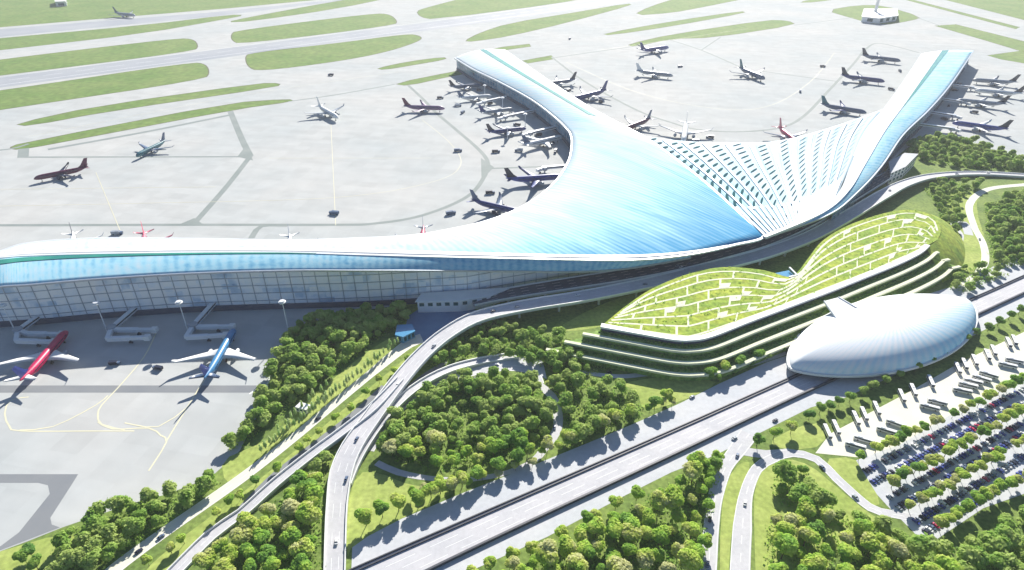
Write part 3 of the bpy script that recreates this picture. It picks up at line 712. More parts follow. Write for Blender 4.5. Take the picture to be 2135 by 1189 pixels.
viaduct('curb_viaduct', 'inner elevated kerb road running close under the terminal roof edge', [(985, 632, 8), (1060, 613, 10), (1200, 590, 12), (1300, 574, 12.5), (1400, 554, 13), (1500, 529, 13), (1590, 503, 13), (1680, 464, 13), (1760, 418, 12), (1830, 378, 10), (1870, 355, 9)], [12, 18, 20, 20, 21, 21, 21, 20, 19, 16, 12], 4, m='shadeasphalt')
viaduct('main_viaduct', 'long curving pale viaduct sweeping from the bottom edge round to the right', [(695, 1260, .1), (698, 1189, .5), (700, 1110, 1.5), (703, 1050, 2.5), (712, 985, 4), (735, 930, 5), (775, 872, 6), (828, 800, 8), (880, 740, 9), (935, 694, 10), (1000, 660, 11), (1100, 637, 11.5), (1200, 621, 12), (1300, 602, 12), (1400, 580, 12), (1500, 554, 12), (1600, 527, 12), (1690, 493, 12), (1770, 449, 11), (1840, 407, 10), (1890, 382, 8), (1950, 367, 5), (2040, 362, 3), (2160, 368, 2), (2400, 382, 1)],
        [12, 12, 12.5, 13, 15, 15, 14, 14, 14, 15, 16, 17, 17, 17, 17, 17, 17, 17, 17, 17, 15, 13, 12, 12, 12], 3)
viaduct('slip_viaduct', 'narrow grey slip road rising beside the cream promenade to the viaduct', [(320, 1240, .1), (440, 1118, .6), (504, 1072, 1), (575, 1008, 2), (650, 948, 3.5), (715, 900, 5), (780, 848, 7), (835, 790, 8.2)], [9, 9, 8, 8, 8, 8, 8, 6], 2)
viaduct('loop_ramp', 'inner ramp splitting off the curving viaduct towards the oval grove', [(722, 1010, 1.5), (745, 955, 2.5), (785, 892, 3.5), (830, 840, 4), (880, 800, 4), (940, 770, 3), (1010, 752, 1), (1080, 742, .3)], [7, 8, 8, 8, 8, 8, 8, 8], 2)
# the sunken lane seen between the slip road and the promenade
ground_road('sunken_road', [(500, 1062), (575, 990), (660, 925), (740, 862), (800, 805)], [4, 6, 6, 6, 4], M['asphalt'], .085, False)
ground_road('sunken_road', [(728, 980), (752, 925), (795, 868), (840, 822), (895, 778), (930, 755)], [3, 6, 8, 8, 6, 3], M['asphalt'], .1, False)

# ------------------------------------------------------------------ terraced green building
RIM = [(1253, 680), (1330, 694), (1405, 707), (1440, 708), (1480, 701), (1560, 670), (1640, 640), (1720, 610), (1800, 578), (1870, 550), (1915, 528), (1934, 512)]
BACK = [(1955, 500), (1962, 478), (1945, 450), (1905, 438), (1860, 441), (1800, 458), (1752, 478), (1712, 505), (1684, 540), (1664, 566), (1645, 578), (1595, 564), (1525, 557), (1470, 562), (1410, 580), (1350, 607), (1297, 644)]
ZT = 20.
G = thing('terraced_garden_building', 'green roofed stepped building with cream grid paths and curved terraces', 'building', W(1500, 700))
rim = spline(WS(RIM, ZT), 5); back = spline(WS(BACK, ZT), 7)
b = MB(); b.prism([(p.x, p.y) for p in rim+back], 0, ZT-.01, 0, 1); b.build('roof_garden', [M['roofgreen'], M['planting']], G)
for k in range(4):
    off = -9.2*k; z1 = ZT-4.6*k
    ext0 = rim[0]+(rim[0]-rim[6]).normalized()*(13*k); ext1 = rim[-1]+(rim[-1]-rim[-6]).normalized()*(3.2*k)+Vector((3.*k, 0, 0))
    base = offs([ext0]+rim+[ext1], off)
    base = chaikin(base, 1, False)
    if k:
        poly = base+[p for p in offs(rim, 2.0)[::-1]]
        b = MB(); b.prism([(p.x, p.y) for p in poly], 0, z1-.02*k, 0, 1); b.build('terrace', [M['planting'], M['planting']], G)
    # white parapet lip
    b = MB(); A = offs(base, .25); B_ = offs(base, -1.7 if k else -2.2); A2 = offs(base, 1.5 if k else 3.0)
    b.strip(setz(B_, z1+.9), setz(A2, z1+.9)); b.strip(setz(B_, z1-.9), setz(B_, z1+.9)); b.strip(setz(A2, z1-.1), setz(B_, z1-.7)); b.strip(setz(A2, z1+.9), setz(A2, z1-.1))
    b.build('terrace_rim', M['white'] if k == 0 else M['path'], G)
    # facade band under the lip
    b = MB(); F_ = offs(base, -.12); b.strip(setz(F_, max(0, z1-5+.6)), setz(F_, z1-.72)); b.build('facade_glazing', M['plinth'] if k == 0 else M['planting'], G)
    b = MB(); sh = offs(base, -3.6)
    rr = random.Random(k)
    for p in resample(sh, 150):
        if k < 3:
            s_ = rr.uniform(.6, 1.2); b.box((p.x+rr.uniform(-1, 1), p.y+rr.uniform(-1.5, 1.5), z1-4.6+.5*s_), (s_*1.6, s_*1.5, s_), rr.uniform(0, 3))
    if k < 3: b.build('planter_hedge', M['leafdark'], G, kind='stuff')
# garden paths: long flowing ones plus cross links, slightly proud of the planting
def gpath(px, wd, b, z): 
    c, A, B_ = ribbon_pts(px, wd, 0, 5); b.strip(setz(B_, z), setz(A, z))
flow = []
def along(px): return spline(WS(px, ZT), 4)
LA = [(1300, 650), (1340, 622), (1410, 594), (1480, 580), (1560, 580), (1630, 585), (1668, 572)]
def mix_path(t):
    A = resample(along([(1262, 678), (1330, 690), (1410, 702), (1450, 702), (1560, 664), (1700, 612), (1820, 566), (1920, 520)]), 40)
    B_ = resample(along([(1300, 648), (1352, 612), (1412, 585), (1470, 567), (1530, 563), (1590, 570), (1640, 582), (1672, 566), (1692, 540), (1718, 508), (1756, 482), (1805, 462), (1862, 446), (1908, 442), (1945, 455), (1955, 480)]), 40)
    return [a.lerp(c, t) for a, c in zip(A, B_)]
b = MB(); zp = ZT+.05
gp = [mix_path(t) for t in (.02, .17, .33, .50, .66, .83, .97)]
for p in gp:
    zp += .012; b.strip(setz(offs(p, -1.0), zp), setz(offs(p, 1.0), zp))
rr = random.Random(5)
def quad(a, c, d, e):
    global zp
    zp += .002; b.add(setz([a, c, d, e], zp), [(0, 1, 2, 3)])
for k in range(len(gp)-1):
    for i in range(2, 39):
        if 20 < i < 25: continue
        if (i+2*k) % 3 == 0 and rr.random() < .85:
            a, c = gp[k][i], gp[k+1][i]; t = (gp[k][min(39, i+1)]-a).normalized()*.95; quad(a-t, c-t, c+t, a+t)
            q = rr.random()
            if q < .46:
                f = rr.uniform(.4, .9); g0 = rr.choice((0, .45)); j = min(39, i+1)
                quad(gp[k][i].lerp(gp[k+1][i], g0), gp[k][i].lerp(gp[k+1][i], g0+.5), gp[k][i].lerp(gp[k][j], f).lerp(gp[k+1][j], g0+.5), gp[k][i].lerp(gp[k][j], f).lerp(gp[k+1][j], g0))
face_up(b.build('garden_path', M['path'], G))
bank_t = WS([(1930, 516), (1955, 500), (1962, 478), (1945, 450), (1905, 438), (1860, 441)], ZT-.1); bank_g = WS([(1965, 590), (2003, 562), (2012, 520), (1992, 478), (1935, 446), (1880, 444)], .05)
b = MB(); bt, bg_ = resample(spline(bank_t, 4), 40), resample(spline(bank_g, 4), 40)
b.grid([[bt[i].lerp(bg_[i], j/6)+Vector((0, 0, 1.6*math.sin(math.pi*j/6))) for j in range(7)] for i in range(40)]); face_up(b.build('planted_bank', M['roofgreen'], G, smooth=True))
# sunken glazed court in the notch at the back
c0 = WS([(1588, 570), (1646, 558), (1662, 574), (1645, 578)], ZT)
b = MB(); b.prism([(p.x, p.y) for p in c0], 0, ZT-3, 0, 1); b.build('court_glazing', [M['blueglass'], M['blueglass']], G)
b = MB()
for a, c in ((c0[1], c0[2]), (c0[3], c0[2])): b.bar((a.x, a.y, ZT), (c.x, c.y, ZT), 1.4, 1.2)
b.build('court_frame', M['white'], G)

# ------------------------------------------------------------------ lens shaped station
a0, a1 = W(1648, 770, 5), W(2020, 634, 5); cen = (a0+a1)/2; ax = (a1-a0).normalized(); ay = Vector((-ax.y, ax.x, 0)); ha = (a1-a0).length/2; hb = 42.; hc = 17.5
S = thing('transit_station', 'white lens shaped station shell with blue lower flank straddling the road', 'station', (cen.x, cen.y, 0))
b = MB(); nu, nv = 64, 14; rws = []
for i in range(nv+1):
    f = i/nv; rr_ = math.cos(f*math.pi/2)**.9 if f < 1 else 0.; zz = 6+hc*math.sin(f*math.pi/2)**1.0
    rws.append([Vector((cen.x, cen.y, 0))+ax*ha*rr_*math.cos(t)+ay*hb*rr_*math.copysign(abs(math.sin(t))**1.45, math.sin(t))+Vector((0, 0, zz)) for t in [2*math.pi*k/nu for k in range(nu+1)]])
def sblue(i, j):
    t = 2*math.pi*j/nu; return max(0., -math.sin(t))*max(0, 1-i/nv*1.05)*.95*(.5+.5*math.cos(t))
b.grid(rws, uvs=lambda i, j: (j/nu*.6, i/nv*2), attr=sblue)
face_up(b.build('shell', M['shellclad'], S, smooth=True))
b = MB()
for j in range(nu):
    p, q = rws[0][j].copy(), rws[0][j+1].copy(); b.bar(p, q, 3.2, 2.0)
b.build('rim', M['white'], S)
b = MB(); base = [Vector((cen.x, cen.y, 0))+(r-Vector((cen.x, cen.y, 0)))*.84 for r in rws[0][:-1]]
k = b.add([(p.x, p.y, 0) for p in base]+[(p.x, p.y, 6) for p in base], []); n = len(base)
for j in range(n): b.f.append([k+j, k+(j+1) % n, k+n+(j+1) % n, k+n+j]); b.m.append(0)
b.build('glass_wall', M['darkglass'], S)
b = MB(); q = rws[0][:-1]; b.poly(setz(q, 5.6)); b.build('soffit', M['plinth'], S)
# white wing walkway from the shell to the terraces
b = MB(); w0 = [W(1718, 628, 21.6), W(1748, 620, 21.6)]; w1 = [W(1762, 690, 17), W(1830, 668, 19)]
b.add([w0[0], w0[1], w1[1], w1[0]], [(0, 1, 2, 3)]); o = face_up(b.build('footbridge_deck', M['white'], S)); solid(o, 1.5)
b = MB(); b.bar(w0[0]+Vector((0, 0, .1)), w1[0]+Vector((0, 0, .1)), .9, 1.2); b.bar(w0[1]+Vector((0, 0, .1)), w1[1]+Vector((0, 0, .1)), .9, 1.2)
b.build('footbridge_parapet', M['wmetal'], S)
# ------------------------------------------------------------------ aircraft
def make_plane():
    o = thing('airliner', 'x', 'airliner')
    b = MB()
    prof = [(32.3, .08, -.9), (31.7, .75, -.8), (30.6, 1.45, -.6), (28.8, 2.15, -.3), (26, 2.75, -.05), (22, 3, 0), (-10, 3, 0), (-16, 2.85, .15), (-22, 2.2, .75), (-27, 1.35, 1.5), (-31, .65, 2.1), (-32.5, .2, 2.35)]
    b.path([(x, 0, 5.4+dz) for x, r, dz in prof], [r for _, r, _ in prof], 14); b.build('fuselage', M['white'], o, smooth=True)
    def wingmesh(sec):
        b = MB(); ring = []
        for (xl, xt, y, z, th) in sec:
            xs = [xl, lerp(xl, xt, .25), lerp(xl, xt, .65), xt, lerp(xl, xt, .65), lerp(xl, xt, .25)]
            zs = [z, z+th*.55, z+th*.4, z, z-th*.25, z-th*.35]
            ring.append([(a, y, c) for a, c in zip(xs, zs)])
        k = b.add([p for r in ring for p in r], [])
        for i in range(len(ring)-1):
            for j in range(6): b.f.append([k+i*6+j, k+i*6+(j+1) % 6, k+(i+1)*6+(j+1) % 6, k+(i+1)*6+j]); b.m.append(0)
        b.f.append([k+j for j in range(6)]); b.m.append(0); b.f.append([k+(len(ring)-1)*6+j for j in range(6)][::-1]); b.m.append(0); return b
    for s in (1, -1):
        wingmesh([(9.5, -5, s*1.5, 4.3, 1.6), (3.2, -5.6, s*10, 5.0, 1.1), (-8.3, -12, s*28, 6.6, .5), (-11.2, -13.2, s*30.2, 8.6, .3)]).build('wing', M['white'], o, smooth=True)
        wingmesh([(-24, -30, s*.8, 7.0, .7), (-30.2, -33, s*10.5, 7.9, .3)]).build('tailplane', M['white'], o, smooth=True)
        b = MB(); e = [(5.2, 1.25), (4.9, 1.62), (3, 1.8), (.6, 1.55), (-1.2, .95), (-2.4, .35)]
        b.path([(x+2.5, s*10, 2.9) for x, r in e], [r for x, r in e], 12); b.bar((5.4, s*10, 4.6), (-1, s*10, 4.75), .5, 1.0); b.build('engine', M['silver'], o, smooth=True)
        b = MB(); b.bar((25, s*2.86, 6.1), (-19, s*2.86, 6.1), .3, .5); b.build('cabin_window_row', M['darkglass'], o)
        b = MB(); b.tube((-2, s*3.6, .9), (-2, s*3.6, 4.2), .35, .35, 6); b.tube((-3, s*3.6, .75), (-1, s*3.6, .75), .8, .8, 8); b.build('main_gear', M['rubber'], o)
    sec = [(-18.5, -30.5, 7.6, .9), (-23.5, -31.2, 10.5, .6), (-29.8, -34.2, 17.6, .3)]
    b = MB(); ring = [[(xl, 0, z), (lerp(xl, xt, .4), th*.5, z), (xt, 0, z), (lerp(xl, xt, .4), -th*.5, z)] for xl, xt, z, th in sec]
    k = b.add([p for r in ring for p in r], [])
    for i in range(2):
        for j in range(4): b.f.append([k+i*4+j, k+i*4+(j+1) % 4, k+(i+1)*4+(j+1) % 4, k+(i+1)*4+j]); b.m.append(0)
    b.f.append([k+8, k+9, k+10, k+11]); b.m.append(0); b.build('tail_fin', M['white'], o)
    b = MB(); b.add([(29.6, -1.5, 6.2), (30.6, -.9, 5.85), (30.9, 0, 5.8), (30.6, .9, 5.85), (29.6, 1.5, 6.2), (28.6, 1.35, 7.0), (29.0, 0, 7.3), (28.6, -1.35, 7.0)], [tuple(range(8))]); b.build('cockpit_window', M['darkglass'], o)
    b = MB(); b.tube((24, 0, .7), (24, 0, 3.4), .3, .3, 6); b.tube((24, -.6, .6), (24, .6, .6), .6, .6, 8); b.build('nose_gear', M['rubber'], o)
    return o
def livery(o, cols):
    for c in o.children:
        base = c.name.split('.')[0]
        m = cols.get(base)
        if m:
            c.material_slots[0].link = 'OBJECT'; c.material_slots[0].material = M[m]
def cols(f, fin, wing, tp=None, eng=None): return dict(fuselage=f, tail_fin=fin, wing=wing, tailplane=tp or wing, engine=eng or 'silver')
PL = [  # nose, tail (sighted), livery, label
 ((88, 371), (186, 352), cols('maroon', 'maroon', 'black', 'maroon', 'black'), 'maroon airliner with black wings parked alone at the far left of the apron'),
 ((288, 325), (347, 297), cols('teal', 'slate', 'slate', 'slate'), 'dark teal airliner parked across the thin service lane on the left apron'),
 ((702, 247), (664, 226), cols('white', 'white', 'silver', 'white'), 'white airliner standing alone at the middle of the left apron'),
 ((922, 228), (842, 226), cols('purple', 'maroon', 'purple', 'slate'), 'dull purple airliner crossing the curved service lane near the left pier'),
 ((1092, 270), (1016, 279), cols('navy', 'black', 'slate', 'navy'), 'navy airliner with black fin nosing into the shaded side of the left pier'),
 ((985, 180), (938, 184), cols('slate', 'black', 'slate', 'slate'), 'small slate airliner at the outermost stand of the left pier'),
 ((1004, 203), (955, 207), cols('white', 'slate', 'silver', 'white'), 'white airliner on the second stand from the tip of the left pier'),
 ((1052, 231), (1000, 238), cols('silver', 'navy', 'white', 'silver'), 'silver airliner with navy fin on the third stand of the left pier'),
 ((1140, 296), (1090, 308), cols('white', 'slate', 'white', 'white'), 'white airliner at the innermost shaded stand where the left pier meets the hall'),
 ((1168, 372), (1055, 380), cols('royal', 'black', 'navy', 'navy'), 'large royal blue airliner beside the bulging west edge of the hall roof'),
 ((1080, 444), (983, 422), cols('navy', 'slate', 'slate', 'navy', 'black'), 'dark navy airliner angled beside the low west edge of the hall roof'),
 ((880, 524), (883, 476), cols('red', 'slate', 'silver', 'silver'), 'red airliner half hidden behind the hall roof near the bend'),
 ((152, 536), (154, 490), cols('white', 'black', 'white', 'white'), 'white airliner with black fin behind the west concourse roof at far left'),
 ((299, 534), (302, 488), cols('pink', 'red', 'pink', 'pink'), 'pink airliner with red fin behind the white west concourse roof'),
 ((603, 538), (605, 494), cols('white', 'slate', 'white', 'white'), 'white airliner with slate fin behind the middle of the west concourse roof'),
 ((1138, 178), (1200, 170), cols('slate', 'black', 'silver', 'slate'), 'slate airliner with tall black fin on the sunny side of the left pier'),
 ((1194, 211), (1264, 194), cols('navy', 'navy', 'slate', 'slate'), 'navy airliner second along the sunny side of the left pier'),
 ((1308, 270), (1356, 252), cols('maroon', 'slate', 'silver', 'slate'), 'small maroon airliner where the left pier meets the ribbed roof'),
 ((1424, 300), (1430, 262), cols('white', 'white', 'silver', 'white'), 'white airliner nosing towards the ribbed roof between the piers'),
 ((1652, 293), (1622, 270), cols('red', 'pink', 'slate', 'pink'), 'small red airliner near the ribbed roof edge between the piers'),
 ((1408, 100), (1334, 110), cols('royal', 'navy', 'slate', 'slate'), 'royal blue airliner at the rear of the apron between the piers'),
 ((1398, 160), (1326, 152), cols('silver', 'white', 'silver', 'silver'), 'silver airliner in front of the royal blue one on the middle apron'),
 ((1600, 170), (1540, 147), cols('slate', 'teal', 'slate', 'silver'), 'slate airliner with teal fin taxiing in the open apron between the piers'),
 ((1872, 129), (1795, 120), cols('slate', 'black', 'silver', 'slate'), 'slate airliner at the tip stand on the west side of the right pier'),
 ((1838, 172), (1752, 162), cols('navy', 'black', 'slate', 'navy'), 'navy airliner with tall black fin on the west side of the right pier'),
 ((1796, 236), (1710, 222), cols('slate', 'teal', 'navy', 'silver'), 'slate airliner nearest the ribbed roof on the west side of the right pier'),
 ((2040, 170), (2118, 176), cols('silver', 'black', 'slate', 'silver'), 'silver airliner with black fin outermost on the east side of the right pier'),
 ((2018, 214), (2096, 222), cols('silver', 'black', 'silver', 'slate'), 'silver airliner with black fin in the middle stand east of the right pier'),
 ((2010, 262), (2100, 275), cols('royal', 'black', 'white', 'navy'), 'royal blue airliner beside the small wood east of the right pier'),
 ((2046, 192), (2130, 200), cols('white', 'black', 'silver', 'white'), 'white airliner squeezed between two silver ones east of the right pier'),
 ((139, 696), (50, 800), cols('red', 'navy', 'white', 'white'), 'bright red airliner with white wings at the nearest left jet bridge'),
 ((489, 692), (431, 795), cols('skyblue', 'navy', 'white', 'slate', 'white'), 'sky blue airliner with white wings at the jet bridge beside the trees'),
 ((306, 37), (240, 31), cols('silver', 'slate', 'silver', 'slate'), 'grey airliner rolling on the farthest runway at top left')]
p0 = make_plane()
for i, (nz, tl, lv, lab) in enumerate(PL):
    o = p0 if i == 0 else copy_tree(p0)
    a, t = W(nz[0], nz[1], 5), W(tl[0], tl[1], 5); d = a-t; sc = min(1.4, max(1.18 if nz[0] > 1130 and nz[1] < 320 else 1.0, d.length/60))
    hd = d.normalized()
    c = t+hd*32*sc if abs(nz[1]-tl[1]) < 60 else (a+t)/2
    o.location = (c.x, c.y, .05); o.rotation_euler = (0, 0, math.atan2(d.y, d.x)); o.scale = (sc, sc, sc*1.15)
    tag(o, lab, 'airliner', 'airliners around the terminal'); livery(o, lv)

# ------------------------------------------------------------------ jet bridges
def jet_bridge(label, root, node, arms, zr_=7.5, zn=5.6, wd=4.0):
    r, n = W(root[0], root[1], zr_), W(node[0], node[1], zn)
    o = thing('jet_bridge', label, 'jet bridge', (n.x, n.y, 0), group='jet bridges')
    b = MB(); b.bar(r, n, wd, 3.4); b.build('walkway', M['wmetal'], o)
    b = MB(); s = (n-r).normalized(); q = offs([r, n], wd/2+.05); q2 = offs([r, n], -wd/2-.05)
    for e in (q, q2): b.bar(e[0]+Vector((0, 0, .3)), e[1]+Vector((0, 0, .3)), .14, 1.3)
    b.build('window_strip', M['darkglass'], o)
    b = MB(); b.path([(n.x, n.y, 0), (n.x, n.y, 3.4)], [1.1, 1.1], 10); b.path([(n.x, n.y, 3.4), (n.x, n.y, 8.0)], [4.0, 4.0], 14); b.build('rotunda', M['steel'], o)
    for k, (p, c) in enumerate(arms):
        P_, C_ = W(p[0], p[1], 5.2), W(c[0], c[1], 5.2)
        b = MB(); b.bar(n, P_, wd*.9, 3.0); m_ = P_.lerp(C_, .55); b.bar(P_, m_, wd*.9, 3.3); b.bar(m_, C_, wd*.72, 2.8); arm = b.build('telescopic_arm', M['wmetal'], o)
        b = MB(); d = (C_-P_).normalized(); b.box((C_.x, C_.y, 5.3), (4.6, 4.6, 4.0), math.atan2(d.y, d.x)); b.build('cab', M['white'], arm)
        b = MB(); b.bar((m_.x-1.6, m_.y, .7), (m_.x+1.6, m_.y, .7), 1.0, 1.4); b.bar((m_.x, m_.y, 0.9), (m_.x, m_.y, 3.9), 1.0, 1.0); b.build('wheel_frame', M['dark'], arm)
    return o
jet_bridge('jet bridge at the left edge serving the bright red airliner', (120, 632), (38, 690), [((58, 696), (128, 697)), ((34, 711), (112, 713))])
jet_bridge('empty jet bridge with two open arms between the two near airliners', (303, 625), (233, 685), [((245, 688), (322, 688)), ((224, 707), (307, 704))])
jet_bridge('jet bridge beside the wood serving the sky blue airliner', (454, 623), (403, 680), [((415, 682), (484, 681)), ((388, 704), (470, 699))])
for lab, r_, n_ in (('slim jet bridge nearest the tip on the shaded side of left pier', (1056, 202), (1010, 212)), ('slim jet bridge in the middle of the shaded side of left pier', (1122, 229), (1054, 243)),
                    ('slim jet bridge nearest the hall on the shaded side of left pier', (1172, 262), (1106, 277)), ('white jet bridge at the bulging west edge of hall roof', (1190, 345), (1136, 350)),
                    ('jet bridge nearest the tip on the east side of right pier', (1972, 176), (2026, 182)), ('second jet bridge from the tip on the east side of right pier', (1950, 204), (2006, 212)),
                    ('third jet bridge from the tip on the east side of right pier', (1930, 232), (1988, 241)), ('jet bridge nearest the wood on the east side of right pier', (1908, 258), (1985, 268))):
    d = (n_[0]-r_[0])/abs(n_[0]-r_[0]); jet_bridge(lab, r_, n_, [((n_[0]+d*5, n_[1]+2), (n_[0]+d*14, n_[1]+5))], zr_=9, zn=6.5, wd=5)

# ------------------------------------------------------------------ masts
def mast(lab, px, h, grp='floodlight masts on the apron'):
    p = W(*px); o = thing('floodlight_mast', lab, 'light mast', p, group=grp)
    b = MB(); b.path([p, p+Vector((0, 0, h))], [.55, .3], 8); b.build('pole', M['wmetal'], o)
    b = MB(); b.path([p+Vector((0, 0, h-1.2)), p+Vector((0, 0, h-.2))], [2.2, 2.2], 10); hd = b.build('lamp_ring', M['wmetal'], o)
    b = MB(); b.path([p+Vector((0, 0, h-2.2)), p+Vector((0, 0, h-1.3))], [3.0, 3.2], 12); b.build('floodlight_drum', M['white'], hd)
    b = MB(); b.path([p, p+Vector((0, 0, .9))], [1.2, 1.0], 8); b.build('footing', M['pave'], o)
for lab, px, h in (('white floodlight mast at the left edge by the red airliner jet bridge', (34, 695), 30), ('white floodlight mast beside the empty jet bridge', (224, 692), 31), ('white floodlight mast beside the jet bridge near the wood', (392, 690), 31),
                   ('white floodlight mast at the corner of the near apron by the wood', (602, 691), 32), ('far white mast near the tip of the left pier shade', (1011, 204), 24), ('far white mast in the middle of the left pier shade', (1048, 231), 24),
                   ('far white mast at the inner end of the left pier shade', (1095, 264), 22), ('far white mast beside the navy airliner at left pier', (1058, 291), 20)): mast(lab, px, h)

# ------------------------------------------------------------------ small vehicles
def service_truck():
    o = thing('service_truck', 'x', 'truck')
    b = MB(); b.box((-1.2, 0, 2.1), (7, 2.8, 2.8)); b.build('cargo_box', M['silver'], o)
    b = MB(); b.box((3.6, 0, 1.5), (2.4, 2.5, 2.2)); cb = b.build('cab', M['slate'], o)
    b = MB(); b.box((4.83, 0, 2.0), (.1, 2.2, .9)); b.build('windscreen', M['darkglass'], cb)
    for x in (-3, 3.2):
        for s in (1, -1):
            b = MB(); b.tube((x, s*1.0, .55), (x, s*1.4, .55), .55, .55, 10); b.build('wheel', M['rubber'], o)
    return o
t0 = None
for i, (px, lab) in enumerate([((690, 158), 'apron truck far out between grass strips and the white airliner'), ((1188, 82), 'apron truck alone far behind the left pier'), ((955, 316), 'apron truck inside the curved service lane'), ((697, 447), 'long apron truck in the middle of the left apron'), ((940, 447), 'apron truck beside the dark navy airliner by the curved lane'),
      ((245, 489), 'apron truck between black fin and red fin behind west concourse'), ((1668, 192), 'apron truck in the open apron left of the right pier'), ((1418, 140), 'apron truck beside the silver airliner between piers'), ((965, 236), 'apron truck right of the purple airliner'), ((918, 206), 'apron truck above the purple airliner'),
      ((955, 222), 'apron truck between the purple airliner and left pier stands'), ((1022, 404), 'apron truck above the angled navy airliner'), ((1034, 318), 'apron truck below the navy airliner at left pier'), ((1082, 316), 'apron truck by the innermost left pier stand'), ((1450, 296), 'apron truck right of the white airliner near ribbed roof'), ((1480, 288), 'apron truck on the curved lane near ribbed roof'), ((1715, 140), 'apron truck near the tip airliner west of right pier'), ((330, 770), 'apron truck on the near apron between the two big airliners'), ((240, 760), 'apron truck in front of the empty jet bridge')]):
    o = service_truck() if t0 is None else copy_tree(t0); t0 = t0 or o
    p = W(*px); o.location = (p.x, p.y, .06); o.rotation_euler = (0, 0, random.choice((.1, .4, 2.9, 1.2))); sc = 1.25 if px[1] < 600 else .9; o.scale = (sc,)*3
    tag(o, lab, 'truck', 'service trucks on the apron')
    if px[1] < 600:
        for c in o.children:
            if c.name.startswith('cargo'): c.material_slots[0].link = 'OBJECT'; c.material_slots[0].material = M[random.choice(['slate', 'black', 'dark', 'silver'])]
for i, (u, v) in enumerate([(1000, 190), (1022, 217), (1070, 240), (1078, 262), (1122, 284), (1158, 318), (1150, 300), (1990, 190), (1978, 222), (1968, 250), (2030, 236), (1998, 178), (1876, 150), (1858, 188), (1816, 246), (1186, 190), (1252, 214)]):
    o = copy_tree(t0); p = W(u, v); o.location = (p.x, p.y, .06); o.rotation_euler = (0, 0, i*.9); sc = 1.3; o.scale = (sc,)*3
    if u < 1170: tag(o, 'apron truck in the shade of the left pier among its parked airliners', 'truck', 'trucks in the shade of the left pier')
    elif u > 1900: tag(o, 'apron truck beside the jet bridges on the east side of the right pier', 'truck', 'trucks east of the right pier')
    else: tag(o, 'apron truck close to a pier edge on the apron between the two piers', 'truck', 'trucks between the two piers')
def coach():
    o = thing('coach', 'x', 'coach')
    b = MB(); b.box((0, 0, 1.95), (13, 2.7, 2.9)); bd = b.build('body', M['white'], o)
    md = bd.modifiers.new('bevel', 'BEVEL'); md.width = .25; md.segments = 2
    b = MB(); b.box((6.52, 0, 2.2), (.12, 2.4, 1.9)); b.build('windscreen', M['darkglass'], o)
    for s in (1, -1):
        b = MB(); b.box((0, s*1.37, 2.4), (11.6, .08, 1.1)); b.build('side_window_band', M['darkglass'], o)
    for x in (-3.6, 4):
        for s in (1, -1):
            b = MB(); b.tube((x, s*.95, .55), (x, s*1.38, .55), .55, .55, 10); b.build('wheel', M['rubber'], o)
    b = MB(); b.box((-2.5, 0, 3.5), (3, 1.6, .35)); b.build('roof_unit', M['wmetal'], o)
    return o
t0 = None
NROW = [(1730, 918), (1748, 909), (1789, 889), (1806, 880), (1832, 868), (1884, 841), (1908, 829), (1944, 810), (2000, 782), (2014, 773), (2035, 765), (2061, 753), (2074, 744), (2105, 727), (2117, 722)]
SROW = [((2098, 752), (2128, 758)), ((2086, 762), (2112, 768)), ((2044, 780), (2075, 789)), ((2031, 789), (2058, 797)), ((2014, 796), (2040, 802)), ((2002, 803), (2031, 810)), ((1990, 815), (2019, 821)), ((1938, 838), (1967, 845)), ((1923, 849), (1950, 856)), ((1852, 882), (1881, 892)), ((1832, 897), (1862, 906)), ((1786, 916), (1813, 924)), ((1768, 929), (1796, 937))]
for i, p in enumerate(NROW):
    o = coach() if t0 is None else copy_tree(t0); t0 = t0 or o
    a, t = W(p[0], p[1]), W(p[0]-11, p[1]-24); d = (a-t).normalized(); c = a-d*6.5
    o.location = (c.x, c.y, .07); o.rotation_euler = (0, 0, math.atan2(d.y, d.x)); tag(o, 'white coach in the back row of the coach plaza, dark windscreen facing the car park', 'coach', 'coaches in the back row of the plaza')
for i, (p, q) in enumerate(SROW):
    o = copy_tree(t0); a, t = W(*q), W(*p); d = (a-t).normalized(); c = (a+t)/2
    o.location = (c.x, c.y, .07); o.rotation_euler = (0, 0, math.atan2(d.y, d.x)); tag(o, 'white coach parked slantwise along the car park side of the coach plaza', 'coach', 'coaches slanted along the plaza')
CARM = {}
def car_mesh(m):
    if m in CARM: return CARM[m]
    b = MB()
    prof = [(-2.25, .35), (-2.3, .95), (-1.5, 1.05), (-1.0, 1.5), (.5, 1.5), (1.2, 1.02), (2.15, .85), (2.25, .35)]
    k = b.add([(x, -.9 if z < 1.2 else -.72, z) for x, z in prof]+[(x, .9 if z < 1.2 else .72, z) for x, z in prof], []); n = len(prof)
    b.f.append([k+i for i in range(n)]); b.m.append(0); b.f.append([k+n+i for i in range(n)][::-1]); b.m.append(0)
    for i in range(n): b.f.append([k+i, k+n+i, k+n+(i+1) % n, k+(i+1) % n]); b.m.append(1 if i in (2, 4) else 0)
    for x in (-1.4, 1.4):
        for s in (-.8, .8): b.tube((x, s-.1, .33), (x, s+.12, .33), .33, .33, 8, 2)
    b.f = [f for f in b.f]
    me = bpy.data.meshes.new('car'); me.from_pydata(b.v, [], b.f)
    for mm in (M[m], M['darkglass'], M['rubber']): me.materials.append(mm)
    me.polygons.foreach_set('material_index', b.m); CARM[m] = me; return me
CN = {'white': 'white', 'silver': 'silver', 'slate': 'dark grey', 'black': 'black', 'red': 'red', 'royal': 'blue'}
def car(p, ang, m, lab, grp):
    o = link('car', car_mesh(m)); o.location = p; o.rotation_euler = (0, 0, ang); tag(o, lab, 'car', grp)
rc = random.Random(11)
